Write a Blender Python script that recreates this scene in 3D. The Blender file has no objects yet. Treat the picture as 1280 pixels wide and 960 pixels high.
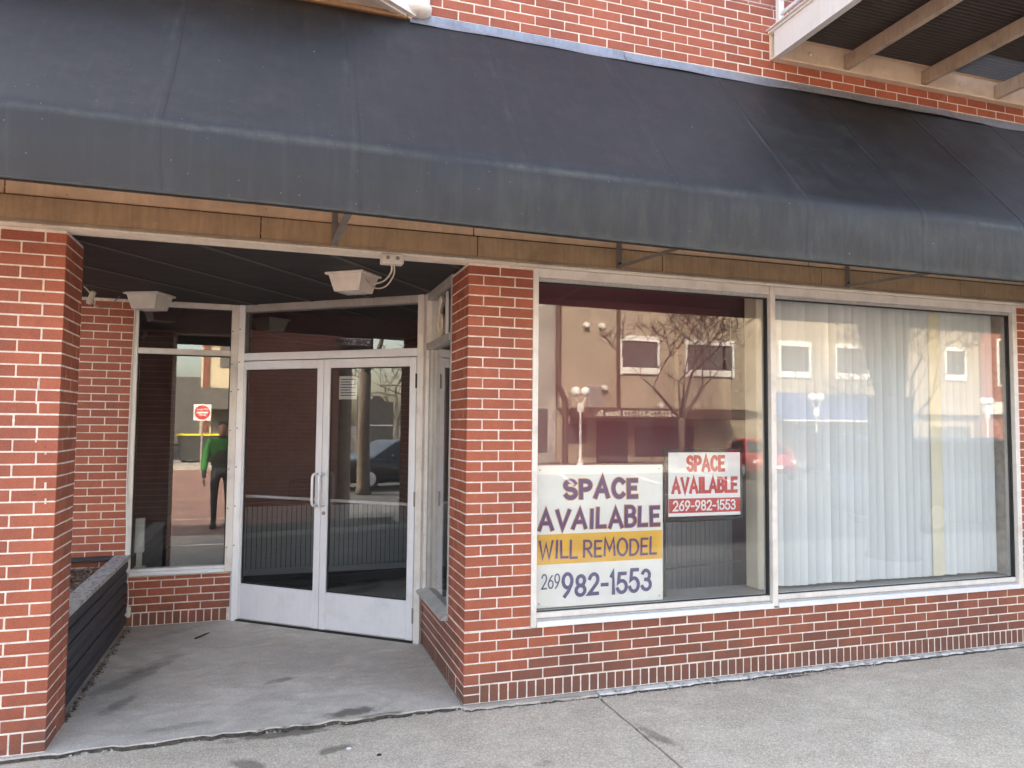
import bpy, math, random
from mathutils import Vector, Matrix
random.seed(7)
S = bpy.context.scene
COL = S.collection
R = math.radians
# ------------------------------------------------------------------ camera, sky, sun, exposure
FPX, YAW, PITCH, ROLL = 921.7, 0.3145, 0.0546, 0.0093
CAM = Vector((-1.20, -4.626, 1.778))
fw = Vector((math.sin(YAW)*math.cos(PITCH), math.cos(YAW)*math.cos(PITCH), math.sin(PITCH)))
r0 = Vector((math.cos(YAW), -math.sin(YAW), 0)); u0 = r0.cross(fw)
rt = r0*math.cos(ROLL) + u0*math.sin(ROLL); up = -r0*math.sin(ROLL) + u0*math.cos(ROLL)
cd = bpy.data.cameras.new('Camera'); cam = bpy.data.objects.new('Camera', cd); COL.objects.link(cam)
cd.sensor_width = 36; cd.lens = FPX/1280*36; cd.clip_start = 0.05; cd.clip_end = 2000
m = Matrix((rt, up, -fw)).transposed().to_4x4(); m.translation = CAM; cam.matrix_world = m
S.camera = cam
SUN_AZ, SUN_EL = R(-24), R(40)          # azimuth from +Y towards +X: behind the building
w = bpy.data.worlds.new('World'); S.world = w; w.use_nodes = True
nt = w.node_tree; bg = nt.nodes['Background']
sky = nt.nodes.new('ShaderNodeTexSky'); sky.sky_type = 'NISHITA'; sky.sun_disc = False
sky.sun_elevation = SUN_EL; sky.sun_rotation = SUN_AZ; sky.dust_density = 4.0; sky.air_density = 1.0; sky.ozone_density = 0.2
nt.links.new(sky.outputs[0], bg.inputs[0]); bg.inputs[1].default_value = 0.15
sl = bpy.data.lights.new('Sun', 'SUN'); sl.energy = 2.3; sl.angle = R(0.55); sl.color = (1, .965, .91)
sun = bpy.data.objects.new('Sun', sl); COL.objects.link(sun)
sdir = Vector((math.sin(SUN_AZ)*math.cos(SUN_EL), math.cos(SUN_AZ)*math.cos(SUN_EL), math.sin(SUN_EL)))
sun.rotation_euler = sdir.to_track_quat('Z', 'Y').to_euler(); sun.location = (-10, 20, 25)
vs = S.view_settings; vs.view_transform = 'Standard'; vs.look = 'None'; vs.exposure = 2.98; vs.gamma = 1
vs.use_white_balance = True; vs.white_balance_temperature = 7600; vs.white_balance_tint = 10   # camera balanced for open shade

# pixel -> direction helpers (photograph pixels, 1280 x 960)
def ray(x, y): return fw + rt*((x-640)/FPX) - up*((y-480)/FPX)
def on_y(x, y, Y=0.): d = ray(x, y); return CAM + d*((Y-CAM.y)/d.y)
def on_z(x, y, Z=0.): d = ray(x, y); return CAM + d*((Z-CAM.z)/d.z)
def on_x(x, y, X=0.): d = ray(x, y); return CAM + d*((X-CAM.x)/d.x)
def mir(x, y, D, m=.05):            # real place at y = -D of what the pane in plane y = m shows at the pixel
    p = on_y(x, y, D+2*m); return Vector((p.x, -D, p.z))

# ------------------------------------------------------------------ helpers
class MB:
    def __init__(s): s.v = []; s.f = []
    def quad(s, pts):
        b = len(s.v); s.v += [tuple(p) for p in pts]; s.f.append(tuple(range(b, b+len(pts)))); return s
    def box(s, x0, x1, y0, y1, z0, z1):
        b = len(s.v)
        s.v += [(x0,y0,z0),(x1,y0,z0),(x1,y1,z0),(x0,y1,z0),(x0,y0,z1),(x1,y0,z1),(x1,y1,z1),(x0,y1,z1)]
        s.f += [tuple(b+i for i in q) for q in ((0,3,2,1),(4,5,6,7),(0,1,5,4),(1,2,6,5),(2,3,7,6),(3,0,4,7))]
        return s
    def bbox(s, x0, x1, y0, y1, z0, z1, c=.003):      # box with chamfered edges
        xs = (x0, x0+c, x1-c, x1); ys = (y0, y0+c, y1-c, y1); zs = (z0, z0+c, z1-c, z1)
        idx = {}
        def V(i, j, k):
            if (i,j,k) not in idx: idx[(i,j,k)] = len(s.v); s.v.append((xs[i], ys[j], zs[k]))
            return idx[(i,j,k)]
        F = s.f
        for k, fl in ((0,1),(3,0)):
            q = [V(1,1,k),V(2,1,k),V(2,2,k),V(1,2,k)]; F.append(tuple(q[::-1] if fl else q))
        for j, fl in ((0,0),(3,1)):
            q = [V(1,j,1),V(2,j,1),V(2,j,2),V(1,j,2)]; F.append(tuple(q[::-1] if fl else q))
        for i, fl in ((0,1),(3,0)):
            q = [V(i,1,1),V(i,2,1),V(i,2,2),V(i,1,2)]; F.append(tuple(q[::-1] if fl else q))
        for a, A in ((1,0),(2,3)):
            for b_, B in ((1,0),(2,3)):
                F.append((V(A,b_,1),V(a,B,1),V(a,B,2),V(A,b_,2)))
                F.append((V(A,1,b_),V(a,1,B),V(a,2,B),V(A,2,b_)))
                F.append((V(1,A,b_),V(1,a,B),V(2,a,B),V(2,A,b_)))
                for c_, C in ((1,0),(2,3)): F.append((V(A,b_,c_),V(a,B,c_),V(a,b_,C)))
        return s
    def prism(s, poly, a, b, axis='x'):               # poly of 2D points extruded along axis
        n = len(poly); o = len(s.v)
        def P(u, v, t): return {'x': (t,u,v), 'y': (u,t,v), 'z': (u,v,t)}[axis]
        s.v += [P(u,v,a) for u,v in poly] + [P(u,v,b) for u,v in poly]
        s.f += [tuple(o+i for i in range(n)), tuple(o+n+i for i in range(n))[::-1]]
        s.f += [(o+i, o+n+i, o+n+(i+1)%n, o+(i+1)%n) for i in range(n)]
        return s
    def tube(s, pts, rad, n=8, cap=True):
        pts = [Vector(p) for p in pts]; k = len(pts); rad = rad if isinstance(rad, (list,tuple)) else [rad]*k
        o = len(s.v); prev = None
        for i, p in enumerate(pts):
            t = (pts[min(i+1,k-1)] - pts[max(i-1,0)]).normalized()
            if prev is None: a = t.orthogonal().normalized()
            else:
                a = prev - t*prev.dot(t); a = a.normalized() if a.length > 1e-6 else t.orthogonal().normalized()
            prev = a; b = t.cross(a)
            for j in range(n):
                g = 2*math.pi*j/n; s.v.append(tuple(p + (a*math.cos(g)+b*math.sin(g))*rad[i]))
        for i in range(k-1):
            for j in range(n):
                s.f.append((o+i*n+j, o+i*n+(j+1)%n, o+(i+1)*n+(j+1)%n, o+(i+1)*n+j))
        if cap: s.f += [tuple(o+j for j in range(n))[::-1], tuple(o+(k-1)*n+j for j in range(n))]
        return s
    def lathe(s, prof, c=(0,0,0), n=16):              # prof: (r, z) list, about z through c
        o = len(s.v); k = len(prof)
        for r_, z in prof:
            for j in range(n):
                g = 2*math.pi*j/n; s.v.append((c[0]+r_*math.cos(g), c[1]+r_*math.sin(g), c[2]+z))
        for i in range(k-1):
            for j in range(n): s.f.append((o+i*n+j, o+i*n+(j+1)%n, o+(i+1)*n+(j+1)%n, o+(i+1)*n+j))
        s.f += [tuple(o+j for j in range(n))[::-1], tuple(o+(k-1)*n+j for j in range(n))]
        return s
    def mesh(s, name, mat=None):
        me = bpy.data.meshes.new(name); me.from_pydata(s.v, [], s.f); me.update()
        if mat: me.materials.append(mat)
        return me
    def build(s, name, mat, parent=None, loc=None, rz=None, smooth=False):
        me = s.mesh(name, mat)
        if smooth:
            for p in me.polygons: p.use_smooth = True
        return link(name, me, parent, loc, rz)
def link(name, me, parent=None, loc=None, rz=None):
    o = bpy.data.objects.new(name, me); COL.objects.link(o); o.parent = parent
    if loc is not None: o.location = loc
    if rz is not None: o.rotation_euler = (0, 0, rz)
    return o
def thing(name, label, cat, loc=(0,0,0), rz=0, group=None):
    o = bpy.data.objects.new(name, None); COL.objects.link(o); o.empty_display_size = .1
    o.location = loc; o.rotation_euler = (0,0,rz); return tag(o, label, cat, group)
def tag(o, label, cat, group=None):
    o['label'] = label; o['category'] = cat
    if group: o['group'] = group
    return o
def struct(o): o['kind'] = 'structure'; return o
def copy_tree(o, parent=None):
    c = o.copy(); COL.objects.link(c); c.parent = parent
    for ch in list(o.children): copy_tree(ch, c)
    return c
def text_mesh(s, size=1, bold=0, extrude=.001, align='CENTER', shear=0, space=1):
    cu = bpy.data.curves.new('t', 'FONT'); cu.body = s; cu.size = size; cu.offset = bold; cu.extrude = extrude
    cu.align_x = align; cu.align_y = 'BOTTOM_BASELINE'; cu.shear = shear; cu.space_character = space; cu.resolution_u = 4
    ob = bpy.data.objects.new('t', cu); COL.objects.link(ob)
    dg = bpy.context.evaluated_depsgraph_get(); me = bpy.data.meshes.new_from_object(ob.evaluated_get(dg))
    bpy.data.objects.remove(ob); return me
def arc(cx, cy, rx, ry, a0, a1, n=9): return [(cx+rx*math.cos(R(a0+(a1-a0)*i/n)), cy+ry*math.sin(R(a0+(a1-a0)*i/n))) for i in range(n+1)]
GL = {'S': (.8, [arc(.40,.755,.37,.245,25,262,12)+arc(.42,.255,.38,.255,82,-155,12)]), 'P': (.75, [[(.0,0),(.0,1)], [(.0,1),(.35,1)]+arc(.35,.74,.38,.26,90,-90,8)+[(.0,.48)]]),
 'A': (.95, [[(0,0),(.47,1),(.95,0)], [(.17,.33),(.78,.33)]]), 'C': (.8, [arc(.45,.5,.45,.5,45,315,16)]), 'E': (.62, [[(.62,1),(0,1),(0,0),(.62,0)], [(0,.52),(.52,.52)]]),
 'V': (.9, [[(0,1),(.45,0),(.9,1)]]), 'I': (.20, [[(.10,0),(.10,1)]]), 'L': (.6, [[(0,1),(0,0),(.6,0)]]), 'W': (1.2, [[(0,1),(.3,0),(.6,.85),(.9,0),(1.2,1)]]),
 'B': (.72, [[(0,0),(0,1),(.34,1)]+arc(.34,.765,.3,.235,90,-90,8)+[(0,.53)], [(.3,.53)]+arc(.36,.265,.36,.265,90,-90,8)+[(0,0)]]),
 'R': (.75, [[(0,0),(0,1),(.34,1)]+arc(.34,.745,.36,.255,90,-90,8)+[(0,.49)], [(.30,.49),(.76,0)]]), 'M': (1.0, [[(0,0),(.08,1),(.5,.3),(.92,1),(1,0)]]), 'O': (.95, [arc(.475,.5,.475,.5,90,450,22)]),
 'D': (.82, [[(.0,0),(.0,1),(.3,1)]+arc(.3,.5,.52,.5,90,-90,12)+[(0,0)]]), '-': (.42, [[(0,.42),(.42,.42)]]), '1': (.2, [[(.0,.80),(.16,1),(.16,0)]]),
 '2': (.7, [arc(.34,.70,.34,.30,165,-35,10)+[(.02,.0),(.72,.0)]]), '3': (.66, [arc(.31,.755,.30,.245,155,-80,10)+[(.26,.52)], [(.26,.53)]+arc(.31,.265,.36,.265,75,-160,11)]),
 '5': (.68, [[(.62,1),(.12,1),(.06,.55)]+arc(.31,.31,.38,.31,120,-160,12)]), '6': (.7, [[(.58,1),(.28,.78)]+arc(.35,.31,.35,.31,155,520,20)]), '9': (.7, [[(.12,0),(.42,.22)]+arc(.35,.69,.35,.31,-25,-390,20)]),
 '8': (.7, [arc(.35,.75,.30,.25,-90,270,16), arc(.35,.25,.35,.25,90,450,16)])}
def text_fit(txt, mat, name, parent, x0, x1, z0, h, y, bold=.13, jitter=0, step=.00012, seed=0, grow=0., gap=.17):
    """brush-stroke capitals laid side by side to fill x0..x1; bold = stroke width over cap height; one mesh"""
    rnd = random.Random(seed); cur = 0; strokes = []
    for ch in txt:
        if ch == ' ': cur += .38; continue
        w_, sts = GL[ch]; lean = rnd.uniform(-.6, 1)*jitter; sc = 1+rnd.uniform(-1, 1)*jitter; dz = rnd.uniform(-.5, .5)*jitter
        for st_ in sts: strokes.append([(cur+px+(py-.5)*lean, py*sc+dz) for px, py in st_])
        cur += w_+gap+bold*1.15
    tot = cur-gap-bold*1.15; bw = bold*h; k = (x1-x0-bw)/tot; kz = (h-bw); mb = MB(); hw = bw/2+grow; yc = y
    for si, st_ in enumerate(strokes):
        P_ = [Vector((x0+bw/2+px*k, z0+bw/2+py*kz)) for px, py in st_]; closed = False; n_ = len(P_); o = len(mb.v)
        if closed: P_ = P_[:-1]; n_ -= 1
        for i in range(n_):
            a = P_[i-1] if (i or closed) else P_[0]; c_ = P_[(i+1) % n_] if (i < n_-1 or closed) else P_[-1]
            d1 = (P_[i]-a); d2 = (c_-P_[i]); d1 = d1.normalized() if d1.length > 1e-7 else d2.normalized(); d2 = d2.normalized() if d2.length > 1e-7 else d1
            t = (d1+d2); t = t.normalized() if t.length > .2 else d1; nn = Vector((-t.y, t.x)); q_ = hw/max(.42, nn.dot(Vector((-d1.y, d1.x))))
            e = Vector((0,0))
            if not closed and i == 0: e = -t*hw*(.85 if jitter else .999)
            if not closed and i == n_-1: e = t*hw*(.85 if jitter else .999)
            yc -= 5e-6
            for sg in (1, -1): v = P_[i]+e+nn*q_*sg; mb.v.append((v.x, yc, v.y))
        yc -= 2e-5
        for i in range(n_ if closed else n_-1): a, c_ = o+2*i, o+2*((i+1) % n_); mb.f.append((a, a+1, c_+1, c_))
    return mb.build(name, mat, parent)

# ------------------------------------------------------------------ materials
MATS = {}
class NB:
    def __init__(s, name):
        s.m = bpy.data.materials.new(name); s.m.use_nodes = True; s.t = s.m.node_tree; s.b = s.t.nodes['Principled BSDF']
    def n(s, t, **k):
        o = s.t.nodes.new('ShaderNode'+t)
        for a, v in k.items(): setattr(o, a, v)
        return o
    def l(s, a, b): s.t.links.new(a, b)
    def val(s, sock, v):
        if isinstance(v, bpy.types.NodeSocket): s.l(v, sock)
        elif v is not None: sock.default_value = v
    def coord(s, kind='Object', scale=(1,1,1), loc=(0,0,0)):
        c = s.n('TexCoord'); mp = s.n('Mapping'); mp.inputs['Scale'].default_value = scale; mp.inputs['Location'].default_value = loc
        s.l(c.outputs[kind], mp.inputs[0]); return mp.outputs[0]
    def world(s, scale=(1,1,1), loc=(0,0,0)):
        c = s.n('NewGeometry'); mp = s.n('Mapping'); mp.inputs['Scale'].default_value = scale; mp.inputs['Location'].default_value = loc
        s.l(c.outputs['Position'], mp.inputs[0]); return mp.outputs[0]
    def noise(s, vec, scale=5, detail=4, rough=.55, dist=0):
        o = s.n('TexNoise'); o.inputs['Scale'].default_value = scale; o.inputs['Detail'].default_value = detail
        o.inputs['Roughness'].default_value = rough; o.inputs['Distortion'].default_value = dist; s.l(vec, o.inputs['Vector']); return o.outputs['Fac']
    def vor(s, vec, scale=50, out='Distance', feature='F1', rnd=1):
        o = s.n('TexVoronoi'); o.feature = feature; o.inputs['Scale'].default_value = scale; o.inputs['Randomness'].default_value = rnd; s.l(vec, o.inputs['Vector']); return o.outputs[out]
    def ramp(s, fac, stops, interp='LINEAR'):
        o = s.n('ValToRGB'); cr = o.color_ramp; cr.interpolation = interp
        while len(cr.elements) < len(stops): cr.elements.new(.5)
        for e, (p, c) in zip(cr.elements, stops):
            e.position = p; e.color = (c, c, c, 1) if isinstance(c, (int,float)) else (*c, 1)
        s.val(o.inputs[0], fac); return o.outputs[0]
    def mix(s, fac, a, b, mode='MIX'):
        o = s.n('Mix'); o.data_type = 'RGBA'; o.blend_type = mode
        s.val(o.inputs['Factor'], fac)
        for sock, v in ((o.inputs[6], a), (o.inputs[7], b)):
            s.val(sock, v if isinstance(v, bpy.types.NodeSocket) else (*v, 1) if len(v) == 3 else v)
        return o.outputs[2]
    def math(s, op, a, b=None, clamp=False):
        o = s.n('Math'); o.operation = op; o.use_clamp = clamp; s.val(o.inputs[0], a); s.val(o.inputs[1], b); return o.outputs[0]
    def bump(s, h, strength=.3, dist=.01):
        o = s.n('Bump'); o.inputs['Strength'].default_value = strength; o.inputs['Distance'].default_value = dist
        s.l(h, o.inputs['Height']); s.l(o.outputs[0], s.b.inputs['Normal']); return o.outputs[0]
    def rnd(s): return s.n('ObjectInfo').outputs['Random']
    def sep(s, vec):
        o = s.n('SeparateXYZ'); s.l(vec, o.inputs[0]); return o.outputs
    def done(s, col=None, rough=None, metal=None, spec=None):
        s.val(s.b.inputs['Base Color'], col if (col is None or isinstance(col, bpy.types.NodeSocket)) else (*col, 1))
        s.val(s.b.inputs['Roughness'], rough); s.val(s.b.inputs['Metallic'], metal); s.val(s.b.inputs['Specular IOR Level'], spec)
        MATS[s.m.name] = s.m; return s.m
def plain(name, col, rough=.6, metal=0, var=.12, scale=6, bump=.08, bscale=60):
    b = NB(name); v = b.world(); f = b.noise(v, scale, 5)
    lo = tuple(c*(1-var*1.6) for c in col); hi = tuple(min(1, c*(1+var)) for c in col)
    c = b.ramp(f, [(.3, lo), (.7, hi)]); b.bump(b.noise(v, bscale, 3), bump, .004)
    return b.done(c, b.ramp(f, [(.3, rough*.85), (.7, min(1, rough*1.15))]), metal)

def brick_mat(name, c1, c2, c3, soot):
    b = NB(name); v = b.world(); r = b.rnd()
    base = b.ramp(r, [(0, c1), (.45, c2), (.8, c3), (.93, tuple(x*.84 for x in c1)), (1, tuple(x*1.10 for x in c2))])
    n1 = b.noise(v, 22, 6, .65); n2 = b.noise(v, 130, 3, .6)
    base = b.mix(b.ramp(n1, [(.35, .0), (.75, .32)]), base, tuple(x*.5 for x in c1))
    base = b.mix(b.ramp(n2, [(.42, .22), (.6, 0)]), base, tuple(min(1, x*1.5+.03) for x in c3))
    spk = b.ramp(b.vor(v, 260), [(.07, .5), (.12, 0)])
    base = b.mix(spk, base, (.05, .02, .018))
    s1 = b.noise(b.world((1.3, 1.3, .6)), 1.6, 5, .6)
    base = b.mix(b.math('MULTIPLY', b.ramp(s1, [(.42, 0), (.68, 1)]), soot), base, (.09, .045, .045))
    gz = b.sep(v)[2]                       # splashed dirt and lime bloom with ragged edges
    dz = b.math('ADD', gz, b.math('MULTIPLY', b.math('SUBTRACT', b.noise(b.world((1.2,1.2,.8)), 4.5, 6, .7), .5), .55))
    base = b.mix(b.ramp(dz, [(.02, .62), (.30, 0)]), base, (.105,.062,.050))
    base = b.mix(b.ramp(b.noise(b.world((1,1,1), (7,3,1)), 3.3, 8, .75), [(.64, 0), (.74, .30)]), base, (.46,.30,.24))
    base = b.mix(b.ramp(b.vor(b.world((1,1,1), (1,9,2)), 9), [(.035, .65), (.06, 0)]), base, (.10,.05,.04))
    b.bump(b.math('ADD', b.math('MULTIPLY', n1, .6), n2), .22, .003)
    return b.done(base, b.ramp(n1, [(.3, .5), (.8, .72)]), 0, .4)
brick_mat('brick_red', (.295,.073,.038), (.355,.092,.047), (.405,.109,.056), .28)
brick_mat('brick_sooty', (.215,.066,.038), (.26,.080,.045), (.29,.088,.050), .45)
b = NB('mortar'); v = b.world(); f = b.noise(v, 14, 6, .65)
c = b.mix(b.ramp(b.noise(v, 120, 3), [(.4, 0), (.7, .5)]), b.ramp(f, [(.3, (.50,.43,.37)), (.6, (.80,.72,.64))]), (.60,.52,.45))
b.bump(b.noise(v, 180, 3), .5, .004); b.done(c, .9)
# distant masonry, pieces too small to tell apart
def brick_tex(name, c1, c2, cm, sx=.2164, sz=.0677, axis='x', mort=.009):
    b = NB(name); g = b.sep(b.world()); cb = b.n('CombineXYZ')
    b.l(g[0 if axis == 'x' else 1], cb.inputs[0]); b.l(g[2 if axis != 'z' else 1], cb.inputs[1])
    t = b.n('TexBrick'); b.l(cb.outputs[0], t.inputs[0]); t.inputs['Scale'].default_value = 1
    t.inputs['Brick Width'].default_value = sx; t.inputs['Row Height'].default_value = sz; t.inputs['Mortar Size'].default_value = mort*.5
    t.inputs['Color1'].default_value = (*c1,1); t.inputs['Color2'].default_value = (*c2,1); t.inputs['Mortar'].default_value = (*cm,1)
    n = b.noise(b.world(), 3, 5); col = b.mix(b.ramp(n, [(.35, 0), (.7, .35)]), t.outputs[0], tuple(x*.5 for x in c1))
    b.bump(b.math('SUBTRACT', 1, t.outputs['Fac']), .4, .004); return b.done(col, .75)
brick_tex('brick_far_y', (.30,.085,.058), (.33,.125,.09), (.42,.38,.34), axis='y')
brick_tex('brick_far_x', (.30,.085,.058), (.37,.115,.078), (.5,.45,.4), axis='x')
brick_tex('brick_paving', (.27,.14,.11), (.33,.19,.15), (.12,.10,.09), .22, .22, axis='z', mort=.02)

def concrete(name, c1, c2, agg, speck, stains=()):
    b = NB(name); v = b.world(); f = b.noise(v, 1.1, 6, .6); f2 = b.noise(v, 9, 6, .65); f3 = b.noise(v, 70, 3, .6)
    col = b.ramp(f, [(.30, tuple(x*.80 for x in c1)), (.48, c1), (.70, c2)])
    f4 = b.noise(b.world((1,1.6,1), (5.2,1.1,0)), 3.1, 7, .7, .6); col = b.mix(b.ramp(f4, [(.40, .55), (.56, 0)]), col, tuple(x*k for x, k in zip(c1, (.66,.62,.57))))
    col = b.mix(b.ramp(b.noise(b.world((1,1,1), (9,4,0)), 5.5, 7, .75), [(.58, 0), (.74, .5)]), col, tuple(min(1, x*1.3) for x in c2))
    col = b.mix(b.ramp(f2, [(.36, .34), (.62, 0)]), col, tuple(x*.62 for x in c1))
    vr = b.n('TexVoronoi'); vr.inputs['Scale'].default_value = agg; b.l(v, vr.inputs['Vector'])
    hs = b.n('RGBToBW'); b.l(vr.outputs['Color'], hs.inputs[0])
    col = b.mix(speck, col, b.ramp(hs.outputs[0], [(.1, tuple(x*.42 for x in c1)), (.5, c1), (.85, tuple(min(1, x*1.6) for x in c2))]))
    col = b.mix(b.ramp(f3, [(.35, .25), (.55, 0)]), col, tuple(x*.5 for x in c1))
    spk = b.ramp(b.vor(v, 7.3), [(.018, .75), (.03, 0)]); col = b.mix(spk, col, (.07,.06,.055))
    spk = b.ramp(b.vor(b.world((1,1,1), (3.1,5.7,0)), 3.7), [(.012, .8), (.02, 0)]); col = b.mix(spk, col, (.75,.74,.72))
    g = b.sep(v)
    wob = b.math('MULTIPLY', b.math('SUBTRACT', b.noise(v, 13, 7, .7), .5), 1.9)
    for (x, y, rx, ry, a, amt) in stains:
        ca, sa = math.cos(a), math.sin(a)
        dx = b.math('SUBTRACT', g[0], x); dy = b.math('SUBTRACT', g[1], y)
        uu = b.math('DIVIDE', b.math('ADD', b.math('MULTIPLY', dx, ca), b.math('MULTIPLY', dy, sa)), rx)
        ww = b.math('DIVIDE', b.math('SUBTRACT', b.math('MULTIPLY', dy, ca), b.math('MULTIPLY', dx, sa)), ry)
        d = b.math('ADD', b.math('SQRT', b.math('ADD', b.math('MULTIPLY', uu, uu), b.math('MULTIPLY', ww, ww))), wob)
        col = b.mix(b.ramp(d, [(.55, amt), (1.05, 0)]), col, (.10, .082, .062))
    h = b.math('ADD', b.math('MULTIPLY', hs.outputs[0], .5), b.math('ADD', f3, f2))
    b.bump(h, .35, .004); return b.done(col, .88, 0, .3)
P = lambda x, y: on_z(x, y, 0)
st = []
for (px, py, rx, ry, a, amt) in [(440,890,.20,.075,.15,.75),(352,913,.36,.06,.04,.75),(478,893,.16,.03,.08,.6),(418,932,.12,.05,.3,.65),(312,952,.07,.13,.7,.6),(225,908,.2,.05,.1,.3),(160,850,.45,.10,1.0,.4),(352,850,.12,.05,.3,.55),(150,880,.2,.06,1.1,.45),(195,830,.3,.1,.9,.3),(220,790,.30,.08,.8,.16),(822,915,.24,.05,-1.3,.45),(985,842,.20,.035,0,.85),(680,950,.07,.05,.2,.25),(820,918,.1,.04,-.9,.3),(460,840,.4,.12,.2,.12),(700,872,.25,.03,.0,.35)]:
    q = P(px, py); st.append((q.x, q.y, rx, ry, a, amt))
concrete('concrete_entry', (.56,.50,.43), (.73,.66,.575), 210, .18, st)
concrete('concrete_walk', (.59,.50,.40), (.71,.61,.495), 150, .36, st)
concrete('concrete_far', (.38,.35,.32), (.46,.43,.40), 60, .25)
concrete('asphalt', (.075,.075,.078), (.10,.10,.10), 80, .4)
b = NB('white_paint_worn'); v = b.world(); f = b.noise(v, 16, 6, .7)
b.bump(f, .5, .006); b.done(b.ramp(f, [(.40, (.30,.28,.26)), (.50, (.72,.70,.67))]), .85)

def metal_paint(name, col, rough, metal, streak=.25, dirt=(.25,.2,.15), amt=.3):
    b = NB(name); v = b.world((9,9,.7)); f = b.noise(v, 6, 4, .6); g = b.noise(b.world(), 5, 6, .65)
    c = b.ramp(f, [(.3, tuple(x*(1-streak) for x in col)), (.7, col)])
    c = b.mix(b.math('MULTIPLY', b.ramp(g, [(.48, 0), (.72, 1)]), amt), c, dirt)
    spk = b.ramp(b.vor(b.world(), 38), [(.05, .5), (.09, 0)]); c = b.mix(spk, c, tuple(x*.45 for x in col))
    sc_ = b.ramp(b.noise(b.world((2,2,26), (1,2,3)), 3, 7, .75), [(.62, 0), (.70, .35)]); c = b.mix(sc_, c, tuple(x*.55 for x in col))
    b.bump(b.noise(b.world(), 90, 2), .05, .002); return b.done(c, b.ramp(g, [(.3, rough*.8), (.7, rough*1.25)]), metal)
metal_paint('aluminium', (.80,.81,.84), .40, .15, .04, (.35,.33,.3), .18)
metal_paint('aluminium_beige', (.74,.70,.65), .5, .12, .05, (.32,.25,.19), .38)
metal_paint('aluminium_dull', (.52,.50,.47), .5, .3, .2, (.2,.17,.14), .35)
metal_paint('steel_grey', (.33,.31,.285), .5, .45, .2, (.2,.14,.1), .4)
metal_paint('flashing', (.33,.345,.39), .42, .5, .25, (.12,.12,.12), .4)
metal_paint('balcony_paint', (.80,.66,.51), .6, 0, .06, (.40,.27,.17), .35)
metal_paint('balcony_white', (.76,.74,.71), .55, 0, .08, (.5,.45,.4), .2)
metal_paint('joist_wood', (.58,.46,.35), .75, 0, .2, (.2,.12,.08), .5)
metal_paint('bay_paint', (.72,.66,.57), .6, 0, .08, (.45,.33,.2), .3)
metal_paint('stained_wood', (.38,.23,.13), .6, 0, .3, (.16,.09,.05), .4)
# tan fascia
def fascia_mat(name, col, dirt, amt):
    b = NB(name); f = b.noise(b.world((14,14,1.2)), 3, 6, .65); g = b.noise(b.world(), 3.2, 7, .68)
    c = b.ramp(g, [(.28, tuple(x*.72 for x in col)), (.5, col), (.75, tuple(x*1.2 for x in col))])
    c = b.mix(b.math('MULTIPLY', b.ramp(f, [(.45, 0), (.75, 1)]), amt), c, dirt)
    spk = b.ramp(b.vor(b.world(), 13), [(.03, .8), (.05, 0)]); c = b.mix(spk, c, (.06,.035,.02))
    wp = b.ramp(b.noise(b.world((2.2,2.2,2.2), (4,0,3)), 2.4, 6, .7), [(.63, 0), (.72, .4)]); c = b.mix(wp, c, tuple(min(1, x*1.9) for x in col))
    b.bump(b.noise(b.world(), 60, 4), .25, .004); return b.done(c, .8)
fascia_mat('fascia_tan', (.47,.335,.20), (.2,.125,.07), .4)
fascia_mat('fascia_light', (.80,.60,.40), (.5,.34,.2), .25)
fascia_mat('drip_cream', (.80,.71,.58), (.45,.36,.26), .3)
# awning vinyl
b = NB('awning_vinyl'); v = b.world(); st_ = b.noise(b.world((7,.6,.6)), 4, 6, .6); g = b.noise(v, .9, 5, .6); g2 = b.noise(v, 3.5, 6, .7)
c = b.ramp(g, [(.3, (.0095,.0096,.0112)), (.7, (.0165,.0167,.0195))])
c = b.mix(b.math('MULTIPLY', b.ramp(st_, [(.5, 0), (.78, 1)]), .30), c, (.045,.045,.043))
c = b.mix(b.ramp(g2, [(.55, 0), (.75, .4)]), c, (.036,.039,.032))
c = b.mix(b.ramp(b.vor(v, 6.1), [(.022, .55), (.035, 0)]), c, (.5,.5,.48))
c = b.mix(b.ramp(b.vor(b.world((1,1,1), (2.3,7.1,1.9)), 17), [(.03, .28), (.06, 0)]), c, (.4,.4,.38))
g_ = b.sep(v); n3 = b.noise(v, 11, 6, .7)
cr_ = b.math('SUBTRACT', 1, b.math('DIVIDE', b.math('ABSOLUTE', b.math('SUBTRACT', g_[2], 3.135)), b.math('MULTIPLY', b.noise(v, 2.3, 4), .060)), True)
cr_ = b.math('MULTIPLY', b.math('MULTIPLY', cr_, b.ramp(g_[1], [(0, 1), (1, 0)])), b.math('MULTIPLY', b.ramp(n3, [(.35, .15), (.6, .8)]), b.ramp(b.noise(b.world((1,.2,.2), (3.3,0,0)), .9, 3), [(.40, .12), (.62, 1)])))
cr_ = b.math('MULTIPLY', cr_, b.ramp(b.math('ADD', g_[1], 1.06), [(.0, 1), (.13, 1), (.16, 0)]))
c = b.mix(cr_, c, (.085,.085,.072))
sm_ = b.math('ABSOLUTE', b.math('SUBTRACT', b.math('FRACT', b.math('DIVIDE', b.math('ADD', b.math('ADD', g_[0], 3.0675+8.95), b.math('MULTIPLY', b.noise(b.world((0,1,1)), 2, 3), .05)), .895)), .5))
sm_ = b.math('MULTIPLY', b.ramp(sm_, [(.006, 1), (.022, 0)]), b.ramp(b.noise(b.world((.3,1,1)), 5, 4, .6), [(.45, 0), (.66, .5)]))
c = b.mix(sm_, c, (.045,.045,.046))
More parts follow.
